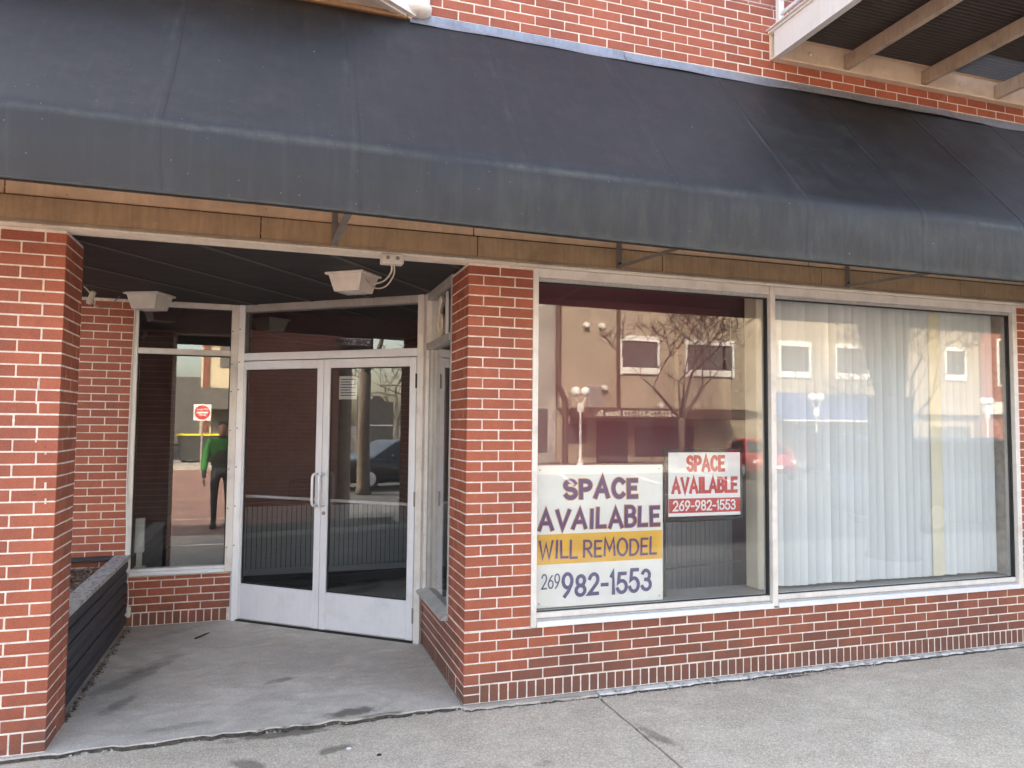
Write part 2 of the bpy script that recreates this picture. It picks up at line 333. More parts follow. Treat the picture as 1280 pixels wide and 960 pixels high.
vd = b.math('MULTIPLY', b.ramp(b.math('SUBTRACT', g_[2], 2.7), [(.36, 1), (.43, 0)]), b.ramp(b.math('MULTIPLY', b.math('ADD', g_[0], 1.5), .25), [(.1, 0), (.5, 1)]))
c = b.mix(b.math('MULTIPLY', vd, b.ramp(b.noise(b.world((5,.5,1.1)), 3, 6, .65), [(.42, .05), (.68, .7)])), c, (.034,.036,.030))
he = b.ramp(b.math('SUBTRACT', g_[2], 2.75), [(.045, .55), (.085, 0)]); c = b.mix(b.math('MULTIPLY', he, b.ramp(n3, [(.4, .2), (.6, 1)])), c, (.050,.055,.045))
b.bump(b.math('ADD', b.math('MULTIPLY', g2, 2.0), b.noise(v, 160, 2)), .12, .008)
b.done(c, b.ramp(g2, [(.3, .46), (.7, .66)]), 0, .5)
plain('awning_hem', (.045,.045,.042), .7, 0, .3, 12)
plain('awning_lining', (.02,.02,.022), .8)
# recess ceiling boards, planter
b = NB('ceiling_black'); v = b.world(); f = b.noise(b.world((1.2,4,1)), 3, 6, .7)
b.bump(b.noise(v, 40, 4), .3, .006); b.done(b.ramp(f, [(.35, (.014,.013,.013)), (.7, (.034,.031,.030))]), .75)
b = NB('planter_black'); v = b.world((4,1,9)); f = b.noise(v, 6, 6, .7)
b.bump(b.noise(b.world((6,1.2,30)), 6, 5, .7), .5, .006); b.done(b.ramp(f, [(.3, (.020,.020,.025)), (.7, (.045,.045,.053))]), .6)
b = NB('planter_cap_worn'); v = b.world((5,2,1)); f = b.noise(v, 9, 7, .75)
b.bump(f, .6, .006); b.done(b.ramp(f, [(.38, (.10,.10,.10)), (.47, (.34,.33,.31)), (.7, (.52,.50,.47))]), .85)
b = NB('mulch'); r = b.rnd(); v = b.world(); f = b.vor(v, 45, 'Color'); bw = b.n('RGBToBW'); b.l(f, bw.inputs[0])
b.bump(bw.outputs[0], .8, .01); b.done(b.ramp(bw.outputs[0], [(.1, (.05,.03,.022)), (.5, (.16,.10,.07)), (.9, (.36,.27,.20))]), .95)
plain('grating_steel', (.12,.105,.095), .7); plain('batten_black', (.06,.055,.052), .6); plain('soil_dark', (.075,.060,.047), .95, 0, .5, 40, .6, 120); plain('dark_metal', (.03,.03,.03), .5, .3); plain('rubber', (.02,.02,.02), .7); plain('gap_dark', (.012,.012,.012), .9)
plain('white_plastic', (.72,.69,.64), .45, 0, .08); plain('fixture_cream', (.70,.65,.58), .5, 0, .1, 9)
plain('cable_cream', (.62,.55,.44), .6); plain('sign_white', (.80,.79,.75), .5, 0, .04, 5); plain('card_white', (.78,.78,.77), .5, 0, .03)
plain('ink_purple', (.11,.04,.14), .5, 0, .1); plain('ink_orange', (.62,.30,.13), .5, 0, .1); plain('ink_yellow', (.78,.42,.035), .5, 0, .06)
plain('ink_navy', (.05,.045,.17), .5, 0, .1); plain('ink_red', (.50,.028,.035), .45, 0, .06); plain('sign_frame_black', (.025,.025,.025), .45)
plain('maroon_wall', (.33,.065,.115), .7, 0, .06, 2, .05); plain('panel_grey', (.50,.51,.53), .5, 0, .05); plain('rail_brown', (.13,.07,.04), .5)
plain('interior_grey', (.17,.17,.175), .8); plain('carpet_dark', (.040,.040,.044), .95, 0, .4, 30, .4, 200); plain('interior_ceiling', (.33,.065,.115), .9); plain('ledge_beige', (.40,.37,.33), .7)
plain('curtain_cream', (.62,.56,.44), .8, 0, .06)
b = NB('blind_vinyl'); r = b.rnd(); f = b.noise(b.world((30,30,.4)), 4, 3)
b.done(b.mix(b.ramp(f, [(.4, 0), (.7, .15)]), b.ramp(r, [(0, (.60,.64,.66)), (1, (.72,.76,.78))]), (.45,.48,.50)), .5)
b.b.inputs['Transmission Weight'].default_value = 0
plain('blind_yellow', (.72,.68,.54), .5, 0, .04)
# thin window glass: two-surface Fresnel reflection over a lightly tinted see-through sheet, faint dust
def glass(name, ior, tint, dust):
    m = bpy.data.materials.new(name); m.use_nodes = True; t = m.node_tree; t.nodes.clear()
    N = lambda k: t.nodes.new('ShaderNode'+k); L = t.links.new
    out = N('OutputMaterial'); mx = N('MixShader'); gl = N('BsdfGlossy'); tr = N('BsdfTransparent'); df = N('BsdfDiffuse'); m2 = N('MixShader')
    gl.inputs['Roughness'].default_value = 0.0; gl.inputs[0].default_value = (1,1,1,1); tr.inputs[0].default_value = (*tint,1)
    # Schlick reflectance of one surface, the same from both sides (the pane is a solid sheet with two faces)
    ge = N('NewGeometry'); dt = N('VectorMath'); dt.operation = 'DOT_PRODUCT'; L(ge.outputs['Normal'], dt.inputs[0]); L(ge.outputs['Incoming'], dt.inputs[1])
    def mth(op, x_, y_):
        o = N('Math'); o.operation = op
        for i_, q_ in enumerate((x_, y_)):
            if q_ is None: continue
            if isinstance(q_, (int, float)): o.inputs[i_].default_value = q_
            else: L(q_, o.inputs[i_])
        return o.outputs[0]
    fz = mth('ADD', mth('MULTIPLY', mth('POWER', mth('SUBTRACT', 1.0, mth('ABSOLUTE', dt.outputs['Value'], None)), 5.0), 1-ior), ior)
    L(fz, mx.inputs[0]); L(tr.outputs[0], mx.inputs[1]); L(gl.outputs[0], mx.inputs[2])
    g = N('NewGeometry'); ns = N('TexNoise'); ns.inputs['Scale'].default_value = 3.5; ns.inputs['Detail'].default_value = 9; ns.inputs['Roughness'].default_value = .65; mp_ = N('Mapping'); mp_.inputs['Scale'].default_value = (1.6,1.6,.6); mp_.inputs['Rotation'].default_value = (0,.5,0); L(g.outputs['Position'], mp_.inputs[0]); L(mp_.outputs[0], ns.inputs['Vector'])
    rp = N('ValToRGB'); rp.color_ramp.elements[0].position = .4; rp.color_ramp.elements[0].color = (dust*.3,)*3+(1,); rp.color_ramp.elements[1].position = .75; rp.color_ramp.elements[1].color = (dust,)*3+(1,)
    L(ns.outputs['Fac'], rp.inputs[0]); df.inputs[0].default_value = (.6,.58,.55,1); L(rp.outputs[0], m2.inputs[0]); L(mx.outputs[0], m2.inputs[1]); L(df.outputs[0], m2.inputs[2])
    # old plate glass is not perfectly flat
    n2 = N('TexNoise'); n2.inputs['Scale'].default_value = .9; n2.inputs['Detail'].default_value = 1; L(g.outputs['Position'], n2.inputs['Vector'])
    bp = N('Bump'); bp.inputs['Strength'].default_value = .05; bp.inputs['Distance'].default_value = .004; L(n2.outputs['Fac'], bp.inputs['Height']); L(bp.outputs[0], gl.inputs['Normal'])
    L(m2.outputs[0], out.inputs[0]); MATS[name] = m
glass('shop_glass', .052, (.96,.97,.965), .032); glass('door_glass', .10, (.86,.88,.88), .025)
M = MATS

# ------------------------------------------------------------------ ground
rdm = random.Random(3)
def jag_line(a, b, n, amp):                         # jagged polyline between 2D points
    return [(a[0]+(b[0]-a[0])*i/n + (rdm.uniform(-amp,amp)*.4 if 0 < i < n else 0), a[1]+(b[1]-a[1])*i/n + (rdm.uniform(-amp,amp) if 0 < i < n else 0)) for i in range(n+1)]
def slab(name, outline, z, th, mat, parent, c=.0035):
    mb = MB(); n = len(outline); cx = sum(p[0] for p in outline)/n; cy = sum(p[1] for p in outline)/n
    inn = []
    for i in range(n):
        a = Vector(outline[i-1]); p = Vector(outline[i]); q = Vector(outline[(i+1) % n])
        t = (q-a).normalized(); nn = Vector((-t.y, t.x)); inn.append(p + nn*c)
    mb.v = [(p[0],p[1],z-th) for p in outline] + [(p[0],p[1],z-c) for p in outline] + [(p.x,p.y,z) for p in inn]
    for i in range(n):
        j = (i+1) % n; mb.f += [(i,j,n+j,n+i), (n+i,n+j,2*n+j,2*n+i)]
    mb.f.append(tuple(2*n+i for i in range(n)))
    return mb.build(name, mat, parent)
g = MB(); g.quad([(-400,-400,-.15),(400,-400,-.15),(400,400,-.15),(-400,400,-.15)]); struct(g.build('road', M['asphalt']))
walk = bpy.data.objects.new('sidewalk', None); COL.objects.link(walk); struct(walk)
MB().box(-9, 30, -5.15, 3, -.3, -.06).build('bedding', M['gap_dark'], walk)
edge = jag_line((-7.0,-.035), (-2.33,-.035), 12, .01)[:-1] + jag_line((-2.33,-.03), (-.02,-.005), 46, .016)
e2 = jag_line((.0,-.05), (.905,-.060), 24, .012); e3 = jag_line((.925,-.050), (5.6,-.030), 90, .010)
jx = [(x+.010+rdm.uniform(-.004,.004), y) for x, y in [(.905,-.062-.07*i) for i in range(1, 74)]]
# entry slab (stands about 2 cm above the walk), walk slabs, narrow concrete foot along the brick
slab('entry_slab', [(-7.0,2.6)] + edge + [(.0,.05),(.0,1.5),(-1.4,2.7)], 0, .2, M['concrete_entry'], walk)
ze = -.020
low = [(x, y-.010-.014*max(0, math.sin((x+2.2)*1.5))*(x > -2.3)+rdm.uniform(-.007,.004)) for x, y in edge]
left = [(-7.0,-5.0)] + [(p[0]-.016, p[1]) for p in jx[::-1]] + [(.897,-.072)] + [(x, y-.010) for x, y in e2[::-1][1:]] + [(x, y) for x, y in low[::-1]]
slab('walk_slab', left, ze, .2, M['concrete_walk'], walk)
right = [(.912,-5.0),(5.6,-5.0)] + [(x, y-.012) for x, y in e3[::-1]] + [(p[0]+.0, p[1]) for p in jx[:-1]]
slab('walk_slab', right, ze-.003, .2, M['concrete_walk'], walk)
for i in range(4): slab('walk_slab', [(5.615+i*4.7,-5.0),(10.3+i*4.7,-5.0),(10.3+i*4.7,-.03),(5.615+i*4.7,-.03)], ze-.003, .2, M['concrete_walk'], walk)
slab('foot_strip', [(-.02,.0)] + [(x, y) for x, y in e2[1:]] + [(.915,.08),(-.02,.08)], -.006, .2, M['concrete_entry'], walk)
slab('foot_strip', e3 + [(5.6,.08),(.918,.08)], -.008, .2, M['white_paint_worn'], walk)
struct(MB().bbox(-9, 30, -5.17, -5.015, -.3, -.022, .015).build('kerb', M['concrete_far']))
# packed dirt filling the open joint
jd = MB()
def dirt(la, lb, z):
    k = len(la); o = len(jd.v)
    for (ax, ay), (bx_, by_) in zip(la, lb): jd.v += [(ax, ay+.010, z+rdm.uniform(-.003,.002)), ((ax+bx_)/2, (ay+by_)/2-.002, z+rdm.uniform(-.004,.006)), (bx_, by_-.010, z-.006+rdm.uniform(-.003,.002))]
    for i in range(k-1):
        for j in range(2): jd.f.append((o+3*i+j, o+3*i+j+1, o+3*i+j+4, o+3*i+j+3))
dirt(edge, low, -.0085); dirt(e2, [(x, y-.010) for x, y in e2], -.0175); dirt(e3, [(x, y-.012) for x, y in e3], -.0175)
o = jd.build('joint_dirt', M['soil_dark'], walk); o['kind'] = 'stuff'
# debris in the joint: little stones
db = MB()
for i in range(260):
    t = rdm.random(); x = -2.25 + 2.25*t; y = -.04 + .03*t + rdm.gauss(0, .012); s_ = rdm.uniform(.002, .007)
    db.bbox(x-s_, x+s_, y-s_, y+s_*.8, -.03, -.018+s_*1.2, s_*.4)
for i in range(160):
    x = rdm.uniform(.0, 3.2); y = -.085 + rdm.gauss(0, .012); s_ = rdm.uniform(.002, .006)
    db.bbox(x-s_, x+s_, y-s_, y+s_, -.03, -.018+s_, s_*.4)
o = db.build('grit', M['concrete_far']); o['kind'] = 'stuff'; tag(o, 'loose grit and crumbs of concrete along the pavement joint', 'grit')
tw = P(253, 796); o = MB().tube([(tw.x-.05,tw.y-.06,.006),(tw.x-.01,tw.y-.01,.010),(tw.x+.02,tw.y+.05,.007),(tw.x+.05,tw.y+.07,.012)], [.008,.007,.006,.003], 6).build('twig', M['dark_metal'])
tag(o, 'small dark twig lying on the entry slab before the doors', 'twig')
for px, py, nm in [(436,931,0),(474,939,1),(578,957,2)]:
    q = P(px, py); o = MB().lathe([(.001,-.02),(.014,-.02),(.014,-.018),(.009,-.015),(.001,-.0145)], (q.x,q.y,0), 10).build('chewing_gum', M['rubber' if nm else 'card_white'])
    tag(o, ['pale gum spot pressed on the walk below the damp stain','dark gum spot on the walk beside the pale one','dark gum spot alone out on the open walk'][nm], 'gum spot')

# ------------------------------------------------------------------ brick masonry
BP, BL, JT, HB = .0677, .2164, .0080, .0597
Zn = lambda n: .115 + (39-n)*BP          # mortar line n counted from the top of the piers
CACHE = {}
def brick_mesh(w, d, h, mat):
    k = (round(w*500), round(d*200), round(h*1000), mat)
    if k not in CACHE: CACHE[k] = MB().bbox(0, w, 0, d, 0, h, .0028).mesh('brick', M[mat])
    return CACHE[k]
brk = random.Random(11)
def put_brick(parent, x, y, z, w, d, h=HB, mat='brick_red'):
    o = bpy.data.objects.new('brick', brick_mesh(w, d, h, mat)); COL.objects.link(o); o.parent = parent
    j = lambda a: brk.uniform(-a, a)
    o.location = (x, y+j(.0009), z+j(.0008)); o.rotation_euler = (j(.002), j(.0022), j(.0025)); return o
def run(parent, z, joints, depth=.10, mat='brick_red', y=0, h=HB, first=None, last=None):
    """bricks between consecutive joint centre-lines along local x, faces at local y"""
    for i in range(len(joints)-1):
        a = joints[i] + (JT/2 if i else 0); b_ = joints[i+1] - (JT/2 if i < len(joints)-2 else 0)
        if b_-a < .02: continue
        dd = first if (i == 0 and first) else last if (i == len(joints)-2 and last) else depth
        put_brick(parent, a, y, z, b_-a, dd, h, mat or ('brick_sooty' if brk.random() < (a-.1)*.9+(.45-z)*1.1 else 'brick_red'))
def joints(x0, x1, off):
    k = math.floor((x0-off)/BL)+1; js = [x0]
    while off + k*BL < x1-.03:
        if off + k*BL > x0+.03: js.append(off + k*BL)
        k += 1
    return js + [x1]
# middle pier: front face y=0 from x=0 to .45, return face x=0 to y=.45
XW = .448
pier = thing('brick_pier', 'red brick pier between the entrance recess and the sign window', 'brick pier')
MB().box(.0025, XW-.002, .0025, .452, .4487, 2.832).build('mortar', M['mortar'], pier)
for n in range(-1, 39):
    z = Zn(n+1) + JT/2; A = n % 2 != 0; h = HB if n >= 0 else HB-.004
    if A: js = [0, BL, XW]
    else: js = [0, .48*BL, 1.48*BL, XW]
    if n >= 34: continue
    run(pier, z, js, .10, 'brick_red', 0, h, first=(.1 if A else BL-JT))
    y0 = (.1+JT) if A else BL; rest = [y0, y0+BL-.0, .452] if A else [y0, y0+.5*BL, .452]
    if .452-rest[1] < .04: rest = [y0, .452]
    for a, c_ in zip(rest[:-1], rest[1:]):
        e = c_-(JT if c_ < .45 else 0)
        put_brick(pier, 0, a, z, .1, e-a, h)
# bulkhead under the display windows (courses run on from the pier), sooty brick
bulk = thing('brick_bulkhead', 'low sooty brick wall below the display windows with upright base course', 'brick wall')
XB = 5.6
MB().box(.0025, XB, .0025, .26, 0, .4486).box(.0025, .2, .2601, .452, 0, .4486).build('mortar', M['mortar'], bulk)
for n in range(34, 39):
    z = Zn(n+1) + JT/2; A = n % 2 != 0
    h = HB if n > 34 else HB-.006
    js = joints(0, XB, 0 if A else .48*BL)
    run(bulk, z, js, .10, None if True else '', 0, h, first=(.1 if A else BL-JT))
for k in range(2): put_brick(bulk, 0, 0, .004+k*.0575, .105, .206, .049, 'brick_sooty')
x = .105+JT*.8
while x < XB-.06: put_brick(bulk, x, 0, .004, .0555, .10, .1055, 'brick_sooty'); x += .0636
# return knee wall under the side window, same plane as the pier's return face (x = 0, facing the recess)
kw = thing('brick_knee_wall', 'short brick knee wall under the narrow side window by the door hinge', 'brick wall', (0, 1.43, 0), R(-90))
MB().box(0, 1.43-.4525, .0025, .2, 0, .408).build('mortar', M['mortar'], kw)
for n in range(35, 39):
    z = Zn(n+1) + JT/2; A = n % 2 != 0
    end = 1.43 - ((.1+JT) if A else BL)
    run(kw, z, joints(0, end, .05 if A else .05+BL/2), .10, 'brick_sooty')
run(kw, Zn(35)+JT/2, joints(0, 1.43-.455, .05+BL/2), .1, 'brick_sooty', 0, .018)
put_brick(kw, 1.43-.452, 0, Zn(35)+JT/2, .452-BL, .1, HB-.006, 'brick_red')
x = 0
while x < 1.43-.21-.06: put_brick(kw, x, 0, .004, .0555, .10, .1055, 'brick_sooty'); x += .0636
# right pier
rp = thing('brick_pier', 'red brick pier at the blinds window end of the shopfront', 'brick pier', (4.835, 0, 0))
MB().box(.002, .76, .0025, .4, .4486, 2.832).build('mortar', M['mortar'], rp)
for n in range(-1, 34):
    run(rp, Zn(n+1)+JT/2, joints(0, .765, 0 if n % 2 else .5*BL), .1, 'brick_red', 0, HB if n >= 0 else HB-.004)
# left free-standing pier, right corner at x=-2.309
LX, LW, LD = -2.309, .655, .392
lp = thing('brick_pier', 'free-standing red brick pier beside the black planter, scarred with chips', 'brick pier', (LX-LW, 0, 0))
MB().box(.0025, LW-.0025, .0025, LD-.0025, 0, 2.832).build('mortar', M['mortar'], lp)
for n in range(-1, 39):
    z = Zn(n+1)+JT/2; A = n % 2 == 0; h = HB if n >= 0 else HB-.004
    js = [0, .5*BL, LW-2*BL+.5*BL if False else .5*BL+0*BL, LW] if False else None
    if A: js = [0, LW-2*BL, LW-BL, LW]
    else: js = [0, LW-2.48*BL, LW-1.48*BL, LW-.48*BL, LW]
    if js[1] < .05: js = [0]+js[2:]
    run(lp, z, js, .10, 'brick_red', 0, h, last=(.1 if A else BL-JT))
    y0 = (.1+JT) if A else BL
    for a, c_ in ((y0, y0+BL-JT), (y0+BL, LD)) if A else ((y0, LD),):
        c_ = min(c_, LD)
        if c_-a > .03: put_brick(lp, LW-.1, a, z, .1, c_-a, h)
    run(lp, z, [0, .3, LW-.101], .1, 'brick_red', LD-.1, h)
for k in range(2):
    put_brick(lp, LW-.105, 0, .004+k*.0575, .105, .206, .049)
x = LW-.105-.0636
while x > 0: put_brick(lp, x, 0, .004, .0555, .10, .1055); x -= .0636
y = .206+JT
while y < LD-.05: put_brick(lp, LW-.1, y, .004, .1, .0555, .1055); y += .0636
run(lp, .004, [0, .3, LW-.101], .1, 'brick_red', LD-.1, .1055)
# white scratches where mortar has smeared on the left pier
sc = MB()
for px, y0, y1, w_ in [(48,476,486,.004),(57,603,612,.005),(57,623,630,.004),(17,524,527,.006),(45,548,553,.004),(57,566,568,.004),(46,486,505,.004)]:
    a = on_y(px, y0, -.001) - Vector((LX-LW,0,0)); c_ = on_y(px, y1, -.001) - Vector((LX-LW,0,0))
    sc.box(a.x-w_, a.x+w_, -.0028, -.0012, c_.z, a.z)
sc.build('mortar_smear', M['mortar'], lp)
# recess back wall, y = 2.55 plane
YB = 2.55
kb = thing('brick_knee_wall', 'low brick knee wall under the tall sidelight beside the planter', 'brick wall', (-2.36, YB, 0))
MB().box(0, .86, .0025, .2, 0, .433).build('mortar', M['mortar'], kb)
for n in range(34, 39):
    A = n % 2; run(kb, Zn(n+1)+JT/2, joints(0, .845, .06 if A else .06+BL/2), .1, 'brick_red', 0, HB if n > 34 else .028)
x = 0
while x < .80: put_brick(kb, x, 0, .004, .0555, .1, .1055); x += .0636
rb = thing('brick_wall', 'recessed brick wall strip behind the planter beside the sidelight frame', 'brick wall', (-3.20, YB, 0))
MB().box(0, .838, .0025, .2, 0, 2.85).build('mortar', M['mortar'], rb)
for n in range(-1, 39): run(rb, Zn(n+1)+JT/2, joints(0, .838, .838-.5*BL if n % 2 else .838-BL+.004), .1, 'brick_red', 0, HB)
# upper facade
FZ0, FZ1, FX0, FX1 = 4.30, 10.2, -3.3, 30.
uw = thing('brick_upper_wall', 'red brick upper wall above the black awning', 'brick wall', (FX0, 0, 0))
MB().box(0, FX1-FX0, .0025, .3, 2.86, FZ1).build('mortar', M['mortar'], uw)
ux0, ux1 = -.55-FX0, 5.15-FX0; n = 0; z = FZ0+.01; cnt = 0
while z < 4.97:
    x1 = ux1 if z > 4.45 else ux1
    run(uw, z, joints(ux0, x1, (.07 if n % 2 else .07+BL/2)), .1, 'brick_red'); z += BP; n += 1
z1 = z
MB().box(0, FX1-FX0, -.002, .002, z1, FZ1-.3).box(0, ux0-.004, -.002, .002, 2.9, z1-.003).box(ux1+.004, FX1-FX0, -.002, .002, 2.9, z1-.003).build('brick_face', M['brick_far_x'], uw)
MB().bbox(-.1, FX1-FX0+.1, -.12, .35, FZ1-.3, FZ1, .02).build('cornice', M['fascia_light'], uw)
# rest of the block behind the facade (roof and side walls)
o = MB().box(FX0, FX0+.3, .31, 16, 2.9, FZ1-.01).box(FX1-.3, FX1, .31, 16, 0, FZ1-.01).box(FX0, FX1, 16, 16.3, 0, FZ1-.01).box(FX0+.3, FX1-.3, .31, 16, FZ1-.3, FZ1-.1).build('building_block', M['brick_far_y'])
tag(o, 'rear walls and roof of the brick building above the shop', 'building')
# far side of the porch to the left: brick end wall
o = MB().box(-7.6, -6.75, .0, 2.56, 0, 3.3).build('garden_wall', M['brick_far_y']); tag(o, 'brick end wall beyond the free-standing pier', 'brick wall')
o = MB().box(-7.6, -3.31, YB+.02, YB+.3, 0, 6.2).box(-7.6, -3.31, 9.7, 10, 0, 6.2).box(-7.6, -7.3, YB+.31, 9.69, 0, 6.2).box(-7.3, -3.31, YB+.31, 9.69, 5.9, 6.1).build('sun_block_wing', M['brick_far_x']); tag(o, 'brick wing added left of the planter to keep sun off the entry', 'building')  # added wing, made tall enough to block the sun from pier and walk

# ------------------------------------------------------------------ fascia under the awning
fa = thing('fascia', 'stained tan fascia boards between the awning and the window heads', 'fascia', (0,0,0))
xs = [-3.3, -1.29, .053, 1.415, 2.79, 4.19, 5.6, 9]
for a, c_ in zip(xs[:-1], xs[1:]): MB().bbox(a+.003, c_-.003, -.022, .1, 2.872, 3.003, .003).build('fascia_board', M['fascia_tan'], fa)
xs = [-3.3, -2.615, .03, 2.684, 5.6, 9]
for a, c_ in zip(xs[:-1], xs[1:]): MB().bbox(a+.004, c_-.004, -.010, .1, 3.012, 3.40, .003).build('upper_board', M['fascia_light'], fa)
MB().box(-3.29, 9, .0, .09, 2.86, 3.41).build('backing', M['gap_dark'], fa)
xs = [-3.3, -.02, .09, 2.72, 5.6, 9]
for a, c_ in zip(xs[:-1], xs[1:]):
    MB().prism([(-.026,2.871),(-.052,2.845),(-.052,2.836),(.10,2.833),(.10,2.871)], a+.001, c_-.001).build('drip_strip', M['drip_cream'], fa)
# seams of the recess ceiling run along the door normal
CZ = 2.846
cl = bpy.data.objects.new('recess_ceiling', None); COL.objects.link(cl); struct(cl)
dn = Vector((.627,.779)); dp = Vector((.779,-.627))
MB().box(-3.29,.3,.101,2.9,CZ+.0115,CZ+.03).build('ceiling_backing', M['gap_dark'], cl)
from mathutils.geometry import intersect_line_line_2d
def clip_poly(poly, n_, d_):           # keep points with n.p <= d
    out = []
    for i in range(len(poly)):
        a, c_ = Vector(poly[i-1]), Vector(poly[i]); fa_, fc = a.dot(n_)-d_, c_.dot(n_)-d_
        if (fa_ <= 0) != (fc <= 0): t = fa_/(fa_-fc); out.append(tuple(a+(c_-a)*t))
        if fc <= 0: out.append(tuple(c_))
    return out
s0 = Vector((-2.27,.343)).dot(dp)
for k in range(-7, 6):
    a, c_ = s0+k*.61+.004, s0+(k+1)*.61-.004
    poly = [(-3.29,.101),(.28,.101),(.28,2.85),(-3.29,2.85)]
    poly = clip_poly(poly, dp, c_); poly = clip_poly(poly, -dp, -a) if poly else []
    if len(poly) > 2:
        mb = MB(); mb.prism(poly, CZ, CZ+.010, 'z'); mb.build('ceiling_board', M['ceiling_black'], cl)
    strip = clip_poly(clip_poly([(-3.29,.101),(.28,.101),(.28,2.85),(-3.29,2.85)], dp, a+.022), -dp, -a+.022)
    if len(strip) > 2: mb = MB(); mb.prism(strip, CZ-.006, CZ-.0005, 'z'); mb.build('batten', M['batten_black'], cl)

# ------------------------------------------------------------------ awning
aw = thing('awning', 'long black vinyl awning with straight valance over the shopfront', 'awning')
AX0, AX1 = -3.45, 9.0; AP, AZ, HZ, WZ = 1.0, 3.16, 2.782, 4.385
seams = [-2.62+.895*i for i in range(13)]
def aw_pt(x, t):                       # t 0..1 from wall to crease, then 1..2 down the valance
    ph = (x-seams[0])/.895; bay = .5-.5*math.cos(2*math.pi*ph)
    if t <= 1:
        s_ = math.sin(math.pi*t); return (x, -.012-(AP-.012)*t, WZ+(AZ-WZ)*t - s_*(.006+.008*bay) + .004*math.sin(x*3.1+t*4))
    q = t-1; hz = HZ + .034*min(1, max(0, (1.2-x)/2.4)); return (x, -AP-.012*math.sin(math.pi*q)*(.5+bay*.5) + .006*math.sin(x*2.3)*q, AZ-(AZ-hz)*q + .003*math.sin(x*1.7)*q)
_aw = aw_pt
def aw_pt(x, t):                       # round the crease over about 6 cm
    if .96 < t < 1.16:
        a, c_, e = _aw(x, .96), _aw(x, 1.0), _aw(x, 1.16); u = (t-.96)/.20
        return (x, (1-u)**2*a[1]+2*u*(1-u)*c_[1]+u*u*e[1], (1-u)**2*a[2]+2*u*(1-u)*c_[2]+u*u*e[2])
    return _aw(x, t)
nx = 232; ts = [i/14 for i in range(14)] + [.96,.975,1.0,1.025,1.05,1.075,1.10,1.13,1.16] + [1.3,1.45,1.6,1.75,1.9,2.0]
def sheet(ts, off, nm, mat):
    mb = MB()
    for i in range(nx+1):
        x = AX0+(AX1-AX0)*i/nx
        for t in ts: p = aw_pt(x, t); mb.v.append((p[0], p[1]+off[0], p[2]+off[1]))
    k = len(ts)
    for i in range(nx):
        for j in range(k-1): a = i*k+j; mb.f.append((a, a+1, a+k+1, a+k))
    return mb.build(nm, mat, aw, smooth=True)
sheet([t for t in ts if t <= 1], (0,0), 'canopy', M['awning_vinyl']); sheet([t for t in ts if t >= 1], (-.0,0), 'valance', M['awning_vinyl'])
sheet([t for t in ts], (.012,-.012), 'lining', M['awning_lining'])
mb = MB(); 
for i in range(nx): 
    pass
mb = MB().tube([(AX0+(AX1-AX0)*i/nx, *aw_pt(AX0+(AX1-AX0)*i/nx, 2.0)[1:]) for i in range(nx+1)], .006, 6); mb.build('hem_bar', M['awning_hem'], aw)
for sx in seams:
    mb = MB(); tt = sorted(set([i/12 for i in range(25)]+[.96,.98,1.02,1.05,1.1,1.13,1.16]))
    for e in (-.020, -.017, .017, .020):
        for t in tt:
            p = aw_pt(sx, t); h = .0014 if abs(e) < .019 else .0
            mb.v.append((sx+e+.006*math.sin(t*5+sx), p[1]-h*.8-.0006, p[2]+h*.6+.0006))
    k = len(tt)
    for c_ in range(3):
        for j in range(k-1): a = c_*k+j; mb.f.append((a, a+1, a+k+1, a+k))
    mb.build('seam', M['awning_vinyl'], aw, smooth=True)
for x in (AX0, AX1):
    mb = MB(); mb.quad([(x,-.0,WZ),(x,-AP,AZ),(x,-AP,HZ),(x,-.0,HZ+.1)]); mb.build('end_panel', M['awning_vinyl'], aw)
for bx in (-2.79, -.86, 1.07, 3.03, 4.98, 6.9):
    br = MB().bbox(bx-.018, bx+.018, -.036, -.024, 2.862, 3.30, .002).build('bracket_post', M['steel_grey'], aw)
    MB().prism([(-.03,2.862),(-.03,2.884),(-.99,2.826),(-.99,2.804)], bx-.017, bx-.013).prism([(-.03,2.880),(-.03,2.884),(-.99,2.826),(-.99,2.822)], bx-.013, bx+.02).build('strut', M['steel_grey'], aw)
    MB().lathe([(.001,0),(.007,.0),(.007,.003),(.001,.005)], (bx,0,0), 8).build('bolt', M['dark_metal'], br, loc=None)
    br.children[0].rotation_euler = (R(90),0,0); br.children[0].location = (0,-.037,2.90)
fl = thing('flashing', 'blue-grey metal flashing strip along the top edge of the awning', 'flashing')
xx = -.42
while xx < 9:
    x1 = xx+rdm.uniform(1.3, 1.7); lift = rdm.uniform(-.004,.004)
    mb = MB(); k = 14
    for i in range(k+1):
        x = xx+(x1-xx-.006)*i/k; wv = .003*math.sin(x*5.1)+.002*math.sin(x*13)
        gap = .022*max(0, math.sin((x-2.2)*1.15)) if 2.2 < x < 4.5 else 0
        mb.v += [(x,-.006,WZ+.05+lift),(x,-.008,WZ+.018),(x,-.05-gap*.2,WZ-.038+wv+gap*.4)]
    for i in range(k):
        for j in range(2): a = i*3+j; mb.f.append((a,a+1,a+4,a+3))
    mb.build('flashing_length', M['flashing'], fl, smooth=True); xx = x1

